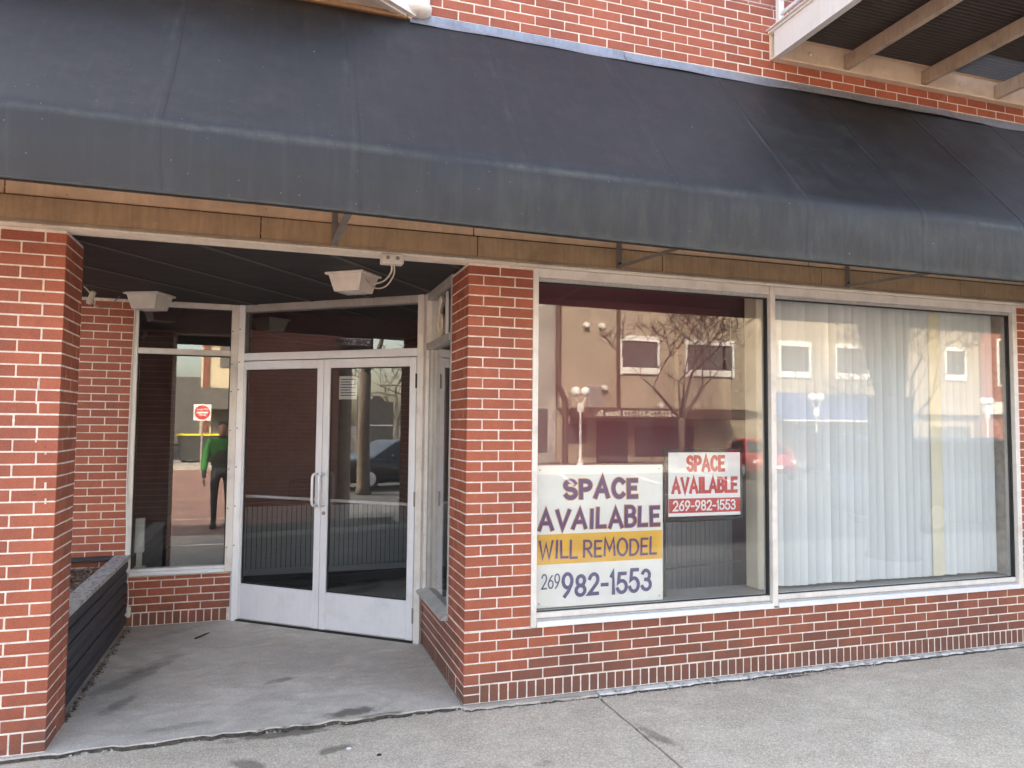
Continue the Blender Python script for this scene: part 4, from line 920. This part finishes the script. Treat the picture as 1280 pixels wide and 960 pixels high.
for i in range(10):
    struct(MB().quad([(3+i*6,-13.6,-.144),(6+i*6,-13.6,-.144),(6+i*6,-13.72,-.144),(3+i*6,-13.72,-.144)]).build('lane_marking', M['trim_white']))
    struct(MB().quad([(2+i*3,-17.2,-.144),(2.12+i*3,-17.2,-.144),(3.6+i*3,-22,-.144),(3.48+i*3,-22,-.144)]).build('bay_marking', M['trim_white']))
# beige building across the street
mF = lambda x, y: mir(x, y, -YF)
BX0 = mF(700, 450).x; BX1 = mF(1224, 450).x; zb = mF(800, 512).z; zb0 = mF(800, 524).z
bb = thing('beige_building', 'beige stucco building across the street with white framed upper windows', 'building', (BX0, YF, 0)); BW = BX1-BX0
wl_ = MB().box(0, BW, -8, 0, zb, 10.2).box(0, BW, -8, -.4, 0, zb-.001).build('wall', M['wall_beige'], bb)
MB().bbox(-.1, BW+.1, -8.1, .18, 10.2, 10.5, .03).build('cornice', M['wall_tan'], bb)
for px in (773, 845, 905, 1033, 1120): x = mF(px, 450).x-BX0; MB().box(x-.10, x+.10, 0, .03, zb, 10.19).build('joint_strip', M['canopy_brown'] if px < 800 else M['wall_tan'], bb)
for (x0, x1, y0, y1) in [(775,824,419,470),(856,917,424,473),(973,1013,426,474),(1043,1086,429,476),(1180,1207,433,477)]:
    a, c_ = mF(x0, y0), mF(x1, y1); X0, X1, Z1, Z0 = a.x-BX0, c_.x-BX0, a.z, c_.z; fr_w = .11
    wn = MB().bbox(X0, X1, .0, .10, Z1-.26, Z1, .01).bbox(X0, X0+fr_w, .0, .09, Z0, Z1-.261, .01).bbox(X1-fr_w, X1, .0, .09, Z0, Z1-.261, .01).build('window', M['trim_white'], bb)
    xm = (X0+X1)/2
    for u, v in ((X0+fr_w+.02, xm-.03), (xm+.03, X1-fr_w-.02)):
        MB().bbox(u, v, .0, .12, Z0+.02, Z0+.36, .05).build('lower_panel', M['trim_white'], wn)
        MB().box(u, v, .01, .03, Z0+.40, (Z0+Z1)/2).box(u, v, .01, .03, (Z0+Z1)/2+.06, Z1-.27).build('pane', M['pane_dark'], wn)
    MB().box(X0+fr_w+.001, X1-fr_w-.001, .002, .008, Z0+.001, Z1-.262).build('sash', M['canopy_brown'], wn)
for px, py in ((732,407),(751,408),(754,485),(824,507)):
    q = mF(px, py); MB().lathe([(.001,0),(.13,0),(.16,.12),(.12,.25),(.001,.27)], (0,0,0), 12).build('vent_hood', M['trim_white'], bb).matrix_basis = Matrix.Translation((q.x-BX0, 0, q.z)) @ Matrix.Rotation(R(-90), 4, 'X')
q = mF(740, 497); MB().bbox(q.x-BX0-.3, q.x-BX0+.35, 0, .35, q.z-.55, q.z+.55, .02).build('air_conditioner', M['wall_grey'], bb)
for i in range(8): MB().box(q.x-BX0-.27+i*.075, q.x-BX0-.24+i*.075, .351, .356, q.z-.5, q.z+.5).build('grille_bar', M['wall_dark'], bb)
q = mF(697, 450).x-BX0; MB().tube([(q,.1,10),(q,.1,mF(697,481).z),(q+.35,.1,mF(702,500).z),(q+.35,.1,.0)], .14, 8).build('downspout', M['canopy_brown'], bb)
xe = mF(912, 515).x-BX0
cn_ = MB().bbox(.5, xe, .0, 1.6, zb0, zb+.03, .02).build('canopy', M['canopy_brown'], bb)
tm = text_mesh('325-327-329-331-333 State St.', .36, .006, .01, 'CENTER'); tm.materials.append(M['letter_cream'])
q = mF(781, 518); tt_ = link('lettering', tm, cn_, (q.x-BX0, 1.615, zb0+.12)); tt_.rotation_euler = (R(90),0,R(180))
for (x0, x1, y0, y1, nm) in [(714,735,532,554,'shop_window'),(752,787,524,578,'shop_door'),(800,870,535,570,'shop_window'),(1000,1090,535,575,'shop_window'),(1170,1220,535,575,'shop_window')]:
    a, c_ = mF(x0,y0), mF(x1,y1); X0, X1 = a.x-BX0, c_.x-BX0; Z1, Z0 = min(a.z, zb0-.2), max(c_.z, .02)
    wn = MB().bbox(X0-.08, X1+.08, -.4, -.34, Z0-.0, Z1+.08, .01).build(nm, M['canopy_brown'], bb); MB().box(X0, X1, -.3395, -.33, Z0+.08, Z1).build('pane', M['pane_dark'], wn)
a, c_ = mF(958, 490), mF(1092, 527); X0, X1 = a.x-BX0, c_.x-BX0
ba = thing('blue_awning', 'blue shop awning with white script across the street', 'awning', (a.x, YF, 0)); W3 = c_.x-a.x
MB().prism([(0.01,a.z),(1.3,zb0+.15),(1.3,c_.z),(0.01,c_.z)], 0, W3).build('canopy', M['awning_blue'], ba)
MB().bbox(0, W3, 1.301, 1.32, c_.z-.04, c_.z+.03, .01).build('valance_edge', M['trim_white'], ba)
tm = text_mesh('River Noir', .75, .006, .01, 'CENTER', .35); tm.materials.append(M['letter_cream'])
tt_ = link('lettering', tm, ba, (W3*.52, .72, (a.z+zb0+.15)/2-.22)); sl_ = math.atan2(a.z-zb0-.15, 1.29); tt_.rotation_euler = (R(90)-(math.pi/2-sl_), 0, R(180))
o = MB().bbox(BX0-9.2, BX0-.05, YF-8, YF-.3, 0, 8.8, .03).build('grey_building', M['wall_grey']); tag(o, 'plain grey rendered building next to the beige one across the street', 'building')
for i in range(3): MB().bbox(BX0-8.5+i*2.9, BX0-6.3+i*2.9, YF-.32, YF-.27, .5, 2.5, .01).build('shop_window', M['pane_dark'], o)
rbk = thing('brick_building', 'red brick building beyond the beige one across the street', 'building', (BX1+.1, YF, 0))
MB().box(0, 16, -8, 0, 0, 10).build('wall', M['brick_far_x'], rbk); MB().bbox(0, 16, .0, .3, 2.6, 3.3, .02).build('band', M['trim_white'], rbk)
for i in range(4):
    wn = MB().bbox(1.2+i*3.6, 2.6+i*3.6, 0, .08, 4.2, 7, .01).build('window', M['trim_white'], rbk); MB().box(1.35+i*3.6, 2.45+i*3.6, .081, .09, 4.35, 6.85).build('pane', M['pane_dark'], wn)
# left end of the far side: tan building and alley
mL = lambda x, y, D: mir(x, y, D, 2.56)
tx = mL(251, 480, 27).x
tb = thing('tan_building', 'tan corner building with dark awning at the alley mouth', 'building', (tx, YF, 0)); tw_ = BX0-9.4-tx
MB().box(0, tw_, -9, 0, 0, 9).build('wall', M['wall_tan'], tb)
MB().box(.05, tw_, .0, 1.0, 2.35, 3.3).build('awning', M['wall_dark'], tb); MB().box(.5, tw_-.3, .001, .03, .05, 2.3).build('shop_window', M['pane_dark'], tb); MB().box(.1, .35, .001, .12, .05, 8.5).build('pilaster', M['brick_far_x'], tb)
for i in range(2): MB().bbox(.8+i*1.6, 1.9+i*1.6, .001, .06, 4.3, 6.3, .01).build('window', M['pane_dark'], tb)
o = MB().bbox(-22, tx-.3, -62, -52, 0, 5.2, .05).build('dark_building', M['wall_dark']); tag(o, 'dark low building closing the end of the alley', 'building')
o = MB().bbox(-16, -8.2, -40, -27, 0, 6.0, .05).build('white_building', M['trim_white']); tag(o, 'small white building on the far corner of the alley', 'building')
q = mL(251, 553, 25); du = thing('dumpster', 'black dumpster with a yellow lid standing in the alley', 'dumpster', (q.x, -25.5, 0))
mb = MB(); mb.prism([(-.8,.1),(.8,.1),(.95,1.15),(-.95,1.15)], -.6, .6, 'y').build('bin', M['dumpster'], du); MB().bbox(-.97,.97,-.65,.65,1.151,1.23,.02).build('lid', M['lid_yellow'], du)
for x in (-.7,.7): MB().tube([(x,-.3,.1),(x,.3,.1)], .1, 8).build('wheel', M['rubber'], du)
q = mL(253, 513, 20); dne = thing('do_not_enter_sign', 'square red and white do not enter sign on a steel post', 'road sign', (q.x, -20, -.14))
MB().bbox(-.03,.03,-.06,0,0,2.6,.004).build('post', M['steel_grey'], dne); MB().bbox(-.30,.30,.001,.008,1.95,2.55,.002).build('plate', M['trim_white'], dne)
MB().lathe([(.001,0),(.27,0),(.27,.002),(.001,.002)], (0,0,0), 28).build('disc', M['ink_red'], dne).matrix_basis = Matrix.Translation((0,.009,2.25)) @ Matrix.Rotation(R(-90), 4, 'X')
MB().box(-.2,.2,.0115,.0125,2.22,2.28).build('bar', M['trim_white'], dne)
for s_, z, sz in (('DO NOT',2.33,.09),('ENTER',2.12,.09)):
    tm = text_mesh(s_, sz, .002, .001); tm.materials.append(M['trim_white']); l_ = link('lettering', tm, dne, (0,.0125,z)); l_.rotation_euler = (R(90),0,R(180))
up_ = thing('utility_pole', 'weathered wooden utility pole in the alley with wires', 'pole', (mL(206, 500, 24).x, -24, 0)); MB().tube([(0,0,0),(.05,0,9)], [.17,.12], 10).build('shaft', M['wood_pole'], up_); MB().bbox(-1,1,-.06,.06,8,8.15,.01).build('crossarm', M['wood_pole'], up_)
# lamps
def lamp(label, x, y):
    t = thing('street_lamp', label, 'street lamp', (x, y, 0), 0, 'lamps with paired globes')
    MB().lathe([(.16,0),(.16,.2),(.09,.4),(.06,.5),(.045,2.5),(.06,2.52),(.04,2.6)], n=12).build('post', M['post_white'], t, smooth=True)
    MB().bbox(-.14,.14,-.05,.05,2.28,2.62,.02).build('banner_box', M['post_white'], t)
    for s_ in (-1, 1):
        MB().tube([(0,0,2.6),(s_*.12,0,2.7),(s_*.21,0,2.86),(s_*.21,0,2.95)], .03, 8).build('arm', M['post_white'], t)
        MB().lathe([(.06,0)]+[(.2*math.sin(g), .17-.2*math.cos(g)) for g in [.35+i*.34 for i in range(9)]]+[(.001,.37)], (s_*.21,0,2.95), 14).build('globe', M['lamp_white'], t, smooth=True)
q = mir(727, 490, 22.6); lamp('white twin globe lamp in front of the beige building canopy', q.x, -22.7)
q = mir(1022, 495, 22.6); lamp('white twin globe lamp in front of the blue awning', q.x, -22.7)
q = mir(1236, 505, 22.6); lamp('white twin globe lamp in front of the red brick building', q.x, -22.7)
# bare trees
def bare_tree(label, x, y, rad, h0, forks, depth, seed, spread=.55, lenf=1.0, ns=6):
    rnd = random.Random(seed); t = thing('bare_tree', label, 'tree', (x, y, -.05))
    MB().tube([(0,0,-.1),(.02,0,.1),(0,.02,h0*.5),(0,0,h0)], [rad*1.35,rad*1.08,rad*.95,rad*.92], 12).build('trunk', M['bark'], t, smooth=True)
    mb = MB(); rem = [22000]
    def grow(p, d, L, r_, k):
        if k == 0 or len(mb.v) > 60000: return
        n_ = 3; pts = [p]; rr = [r_]; dd = d.copy()
        for i in range(n_):
            wv = .16 if r_ < .1 else .04
            dd = (dd + Vector((rnd.uniform(-wv,wv), rnd.uniform(-wv,wv), rnd.uniform(-.02,.14)))).normalized(); p = p + dd*(L/n_); pts.append(p); rr.append(r_*(1-.38*(i+1)/n_))
        mb.tube(pts, rr, 7 if r_ > .05 else 5 if r_ > .015 else 3, cap=False)
        m_ = 2 if rnd.random() < .45 else 3
        for c_ in range(m_):
            ax = Vector((rnd.uniform(-1,1), rnd.uniform(-1,1), rnd.uniform(-.25,.6))).normalized()
            nd = (dd*(1-spread) + ax*spread*rnd.uniform(.7,1.25)).normalized(); grow(p, nd, L*rnd.uniform(.62,.85), max(.019, rr[-1]*rnd.uniform(.68,.85)), k-1)
    for (dx, dy, dz, L, rf) in forks: grow(Vector((0,0,h0-.06)), Vector((dx,dy,dz)).normalized(), L*lenf, rad*rf, depth)
    mb.build('branches', M['bark'], t, smooth=True)
fk = [(-.8,.1,.75,2.0,.5),(.15,0,1,2.1,.62),(.85,-.1,.75,2.1,.55),(-.3,.5,.9,1.8,.42),(.3,-.5,1,1.8,.42)]
q = mir(873, 540, 21.5); bare_tree('bare street tree in front of the beige building windows', q.x, -22.8, .15, 2.15, fk, 6, 3)
q = mir(1165, 540, 21.5); bare_tree('bare street tree beside the blue parking sign', q.x, -22.8, .17, 2.0, fk, 6, 8)
bare_tree('thick forked bare tree by the kerb on the near sidewalk', 7.07, -3.5, .31, 2.25, [(-.42,.0,1,3.2,.55),(.12,.03,1,3.4,.64)], 5, 5)
bare_tree('dark bare tree on the cross street beyond the pole', -13.7, -2.9, .17, 3.2, [(.5,.1,1,1.6,.7),(-.4,.1,1,1.8,.6),(.0,-.6,1,1.5,.5)], 6, 12)
bare_tree('bare tree behind the monument sign', -38, -13.5, .15, 2.0, fk, 5, 21)
# vehicles
def car(label, name, x, y, rz, body, L, W_, H, belt, cab, hood_z, tail='car_tail'):
    t = thing(name, label, 'car', (x, y, -.145), rz); gl = .20
    # cross-sections along local x (front = +x): lower body
    st_ = [(-L/2,.80,.42,belt*.90),(-L/2+.12,.93,.28,belt*.98),(-L/4,1,gl,belt),(L*.12,1,gl,belt),(L*.26,1,gl,hood_z+.05),(L/2-.25,.95,.25,hood_z-.04),(L/2,.76,.40,hood_z-.22)]
    mb = MB()
    for (sx, k, z0, z1) in st_:
        hw = W_/2*k; mb.v += [(sx,-hw*.9,z0),(sx,hw*.9,z0),(sx,hw,z0+.15),(sx,hw,z1-.16),(sx,hw*.90,z1-.02),(sx,hw*.5,z1+.01),(sx,-hw*.5,z1+.01),(sx,-hw*.90,z1-.02),(sx,-hw,z1-.16),(sx,-hw,z0+.15)]
    n_ = 10
    for i in range(len(st_)-1):
        for j in range(n_): mb.f.append((i*n_+j, i*n_+(j+1)%n_, (i+1)*n_+(j+1)%n_, (i+1)*n_+j))
    mb.f += [tuple(range(n_))[::-1], tuple((len(st_)-1)*n_+j for j in range(n_))]
    bd = mb.build('body', M[body], t, smooth=True)
    (c0, c1, c2, c3) = cab; b0 = belt-.02; tw2 = W_/2*.74; bw2 = W_/2*.90
    mb = MB(); ring = lambda z, a, c_, hw: [(a,-hw,z),(c_,-hw,z),(c_,hw,z),(a,hw,z)]
    mb.v = ring(b0,c0,c3,bw2) + ring(H-.06,c1,c2,tw2) + ring(H,c1+.15,c2-.15,tw2*.86)
    mb.f = [(0,1,5,4),(1,2,6,5),(2,3,7,6),(3,0,4,7),(4,5,9,8),(5,6,10,9),(6,7,11,10),(7,4,8,11),(8,9,10,11)]
    mb.build('cabin', M[body], t)
    lerp = lambda A, B, f: tuple(a+(c_-a)*f for a, c_ in zip(A, B))
    V_ = mb.v
    def pane(a, b_, c_, d_, out, nm, u0=.06, u1=.94, v0=.12, v1=.94):
        p = lambda u, v: Vector(lerp(lerp(V_[a],V_[b_],u), lerp(V_[d_],V_[c_],u), v)) + Vector(out)*.006
        MB().quad([p(u0,v0),p(u1,v0),p(u1,v1),p(u0,v1)]).build(nm, M['car_glass'], t)
    pane(1,2,6,5,(1,0,.4),'windscreen'); pane(3,0,4,7,(-1,0,.4),'rear_window')
    for sgn, q_ in ((-1,(0,1,5,4)),(1,(3,2,6,7))):
        pane(*q_, (0,sgn,.2), 'side_window', .10, .50); pane(*q_, (0,sgn,.2), 'side_window', .53, .90)
    for wx in (-L*.30, L*.31):
        for sgn in (-1, 1):
            wh = link('wheel', MB().lathe([(.001,-.10),(.20,-.10),(.31,-.09),(.335,-.06),(.335,.06),(.31,.09),(.20,.10),(.001,.10)], n=20).mesh('wheel', M['rubber']), t); wh.location = (wx, sgn*(W_/2-.10), .335); wh.rotation_euler = (R(90),0,0)
            MB().lathe([(.001,-.112),(.19,-.108),(.21,-.102),(.21,.102),(.19,.108),(.001,.112)], n=16).build('rim', M['aluminium'], wh)
    for sgn in (-1, 1):
        MB().bbox(L/2-.16,L/2-.03,sgn*W_*.33-.16,sgn*W_*.33+.16,hood_z-.32,hood_z-.18,.03).build('headlight', M['car_lamp'], t); MB().bbox(-L/2+.0,-L/2+.1,sgn*W_*.36-.1,sgn*W_*.36+.1,belt-.36,belt-.14,.02).build('tail_light', M[tail], t)
        MB().bbox(L*.14,L*.14+.12,sgn*(W_/2+.1)-.09,sgn*(W_/2+.1)+.09,belt-.02,belt+.12,.03).build('mirror', M[body], t)
    MB().box(L/2-.03,L/2+.005,-.26,.26,.45,.56).build('number_plate', M['trim_white'], t)
q = mir(965, 580, 18.6); car('red saloon car parked nose-in before the blue awning', 'parked_car', q.x, -19.4, R(112), 'car_red', 4.5, 1.8, 1.45, .92, (-1.9,-1.1,.45,1.35), .92)
q = mir(1069, 580, 18.6); car('dark sport utility car parked nose-in behind the lamp', 'parked_car', q.x, -19.4, R(112), 'car_dark', 4.7, 1.9, 1.72, 1.02, (-2.2,-1.9,.5,1.3), 1.0)
car('blue-grey sport utility car parked along the near kerb', 'parked_car', 11.6, -6.5, 0, 'car_bluegrey', 4.8, 1.9, 1.75, 1.02, (-2.3,-1.95,.6,1.45), 1.0)
car('dark saloon car waiting on the cross street', 'parked_car', -15.6, -4.6, R(80), 'car_dark', 4.6, 1.8, 1.42, .9, (-1.9,-1.1,.45,1.35), .9)
q = mir(1143, 522, 20.8); hp = thing('parking_sign', 'small blue accessible parking sign on a post', 'road sign', (q.x, -20.9, -.14)); MB().bbox(-.025,.025,-.05,0,0,2.5,.004).build('post', M['steel_grey'], hp)
MB().bbox(-.16,.16,.001,.008,2.05,2.5,.002).build('plate', M['trim_white'], hp); MB().box(-.14,.14,.009,.011,2.14,2.48).build('blue_field', M['sign_blue'], hp)
# the cross street on the left, seen in the doors
op = thing('corner_pole', 'grey wooden pole on the corner carrying the one way sign', 'pole', (-6.95, -.15, -.02)); MB().tube([(0,0,0),(0,0,7.5)], [.15,.12], 14).build('shaft', M['wood_pole'], op)
dA = math.atan2(.33, .944)                      # sign faces the doors
ow = thing('one_way_sign', 'black one way sign with white arrow on the corner pole', 'road sign', (-6.78, -.10, 3.02), dA+R(90))
MB().bbox(-.46,.46,-.012,-.004,0,.32,.002).build('plate', M['sign_frame_black'], ow)
mb = MB(); mb.prism([(-.42,.10),(.16,.10),(.16,.04),(.42,.16),(.16,.28),(.16,.22),(-.42,.22)], -.0145, -.0125, 'y'); mb.build('arrow', M['trim_white'], ow)
tm = text_mesh('ONE WAY', .13, .004, .001); tm.materials.append(M['sign_frame_black']); l_ = link('lettering', tm, ow, (-.12,-.0155,.113)); l_.rotation_euler = (R(90),0,0)
ms = thing('monument_sign', 'dark arched monument sign in a pale frame beyond the cross street', 'sign', (-28.5, -8.7, -.1), dA+R(90))
MB().prism([(-.78,.9),(.78,.9),(.78,2.9),(.35,2.95),(.12,3.2),(-.12,3.2),(-.35,2.95),(-.78,2.9)], -.05, .05, 'y').build('panel', M['wall_dark'], ms)
for x in (-.95,.95): MB().bbox(x-.05,x+.05,-.06,.06,0,3.2,.01).build('post', M['steel_grey'], ms)
MB().tube([(-.95,0,3.2),(-.5,0,3.28),(0,0,3.38),(.5,0,3.28),(.95,0,3.2)], .05, 6).build('arch_bar', M['steel_grey'], ms); MB().bbox(-.77,.77,-.06,-.051,1.75,1.8,.002).build('divider', M['trim_white'], ms)
ts_ = thing('traffic_signal', 'traffic signal mast with arm, red light and sign plate', 'traffic signal', (-28.0, -10.4, -.1), dA+R(90))
MB().tube([(0,0,0),(0,0,4.3)], [.11,.09], 10).build('mast', M['steel_grey'], ts_); MB().tube([(-3.2,0,3.82),(1.6,0,3.72)], .05, 8).build('arm', M['steel_grey'], ts_); MB().bbox(.15,.62,-.03,.0,3.0,3.75,.004).build('sign_plate', M['steel_grey'], ts_)
hd = MB().bbox(-1.12,-.9,-.14,.10,3.42,4.12,.02).build('signal_head', M['signal_dark'], ts_); MB().lathe([(.001,0),(.09,0),(.09,.02),(.001,.03)], (0,0,0), 12).build('lens', M['signal_red_lit'], hd).matrix_basis = Matrix.Translation((-1.01,-.141,3.98)) @ Matrix.Rotation(R(90), 4, 'X')
o = MB().bbox(-38.2,-37.8,-40,8,-.1,.95,.03).build('stone_wall', M['stone_wall']); tag(o, 'low tan stone wall beyond the cross street', 'stone wall')
struct(MB().bbox(-37.7,-24.0,-60,40,-.3,-.02,.02).build('far_pavement', M['concrete_far']))
# passer-by with a litter picker, skin-grown body
def skinned(name, verts, edges, radii, mat, parent, root=0, sub=2):
    me = bpy.data.meshes.new(name); me.from_pydata(verts, edges, []); me.materials.append(mat); o = link(name, me, parent)
    sk = o.modifiers.new('s', 'SKIN'); sk.use_smooth_shade = True
    for i, r_ in enumerate(radii): me.skin_vertices[0].data[i].radius = r_ if isinstance(r_, tuple) else (r_, r_)
    me.skin_vertices[0].data[root].use_root = True
    sb = o.modifiers.new('b', 'SUBSURF'); sb.levels = sub; sb.render_levels = sub
    dg = bpy.context.evaluated_depsgraph_get(); m2 = bpy.data.meshes.new_from_object(o.evaluated_get(dg)); o.modifiers.clear(); o.data = m2; return o
pe = thing('person', 'passer-by in green hoodie and dark vest carrying a litter picker', 'person', (-1.98, -3.75, -.012), R(180))
V_ = [(0,0,.98),(0,.0,1.15),(0,.01,1.38),(0,.0,1.50),(0,-.02,1.57),(0,-.03,1.68),(0,-.02,1.79), (.10,0,.92),(.11,-.02,.50),(.11,.02,.10),(.11,-.12,.04), (-.10,0,.92),(-.11,.06,.50),(-.11,.12,.10),(-.11,-.03,.04), (.20,0,1.43),(.27,.02,1.15),(.27,-.10,.92),(.27,-.14,.84), (-.20,0,1.43),(-.27,.02,1.15),(-.27,-.12,.95),(-.27,-.17,.88)]
E_ = [(0,1),(1,2),(2,3),(3,4),(4,5),(5,6),(0,7),(7,8),(8,9),(9,10),(0,11),(11,12),(12,13),(13,14),(2,15),(15,16),(16,17),(17,18),(2,19),(19,20),(20,21),(21,22)]
r_ = [(.16,.11),(.145,.10),(.16,.11),.065,.06,(.075,.095),(.07,.085),.09,.062,.045,.04,.09,.062,.045,.04,.065,.05,.04,.03,.065,.05,.04,.03]
skinned('body', V_, E_, r_, M['trousers_dark'], pe)
skinned('head', [(0,-.02,1.52),(0,-.025,1.60),(0,-.035,1.68),(0,-.03,1.76)], [(0,1),(1,2),(2,3)], [.062,(.068,.08),(.084,.105),(.078,.095)], M['skin'], pe)
MB().lathe([(.001,-.03),(.010,-.015),(.014,0),(.001,.03)], (0,-.145,1.665), 8).build('nose', M['skin'], pe)
skinned('hair', [(0,.02,1.66),(0,.0,1.74),(0,-.02,1.79)], [(0,1),(1,2)], [(.088,.09),(.094,.11),(.082,.095)], M['hair_brown'], pe)
skinned('hoodie', [(0,0,.93),(0,0,1.15),(0,.01,1.38),(0,.02,1.50),(.20,0,1.43),(.275,.02,1.15),(.275,-.10,.95),(-.20,0,1.43),(-.275,.02,1.15),(-.275,-.12,.98)], [(0,1),(1,2),(2,3),(2,4),(4,5),(5,6),(2,7),(7,8),(8,9)], [(.18,.13),(.175,.125),(.185,.13),.095,.085,.068,.052,.085,.068,.052], M['hoodie_green'], pe)
skinned('vest', [(0,0,.96),(0,0,1.15),(0,.01,1.38)], [(0,1),(1,2)], [(.20,.150),(.195,.146),(.20,.15)], M['vest_dark'], pe)
for sx in (-1, 1):
    hx, hy, hz = (.27,-.14,.84) if sx > 0 else (-.27,-.17,.88)
    ve = [(hx,hy,hz),(hx,hy-.02,hz-.05)]; ed = [(0,1)]; ra = [.028,(.022,.036)]
    for k in range(4): ve += [(hx-sx*.004,hy-.045+.02*k,hz-.085),(hx-sx*.012,hy-.052+.02*k,hz-.118+.004*abs(k-1)),(hx-sx*.03,hy-.048+.02*k,hz-.130+.004*abs(k-1))]; b0 = 2+3*k; ed += [(1,b0),(b0,b0+1),(b0+1,b0+2)]; ra += [.0095,.009,.008]
    b0 = len(ve); ve += [(hx-sx*.012,hy-.055,hz-.05),(hx-sx*.03,hy-.07,hz-.085)]; ed += [(1,b0),(b0,b0+1)]; ra += [.011,.009]
    skinned('hand', ve, ed, ra, M['skin'], pe)
for sx, y in ((1,-.07),(-1,.03)): MB().bbox(sx*.11-.05,sx*.11+.05,y-.16,y+.12,0,.09,.03).build('shoe', M['rubber'], pe)
lpk = thing('litter_picker', 'thin litter picker stick held by the passer-by', 'litter picker', (-1.98,-3.75,0)); MB().tube([(.26,.10,.95),(.26,.62,.12)], .011, 8).build('shaft', M['aluminium'], lpk); MB().bbox(.245,.275,.06,.13,.93,1.0,.006).build('grip', M['ink_red'], lpk); MB().bbox(.235,.285,.60,.65,.06,.13,.01).build('claw', M['rubber'], lpk)
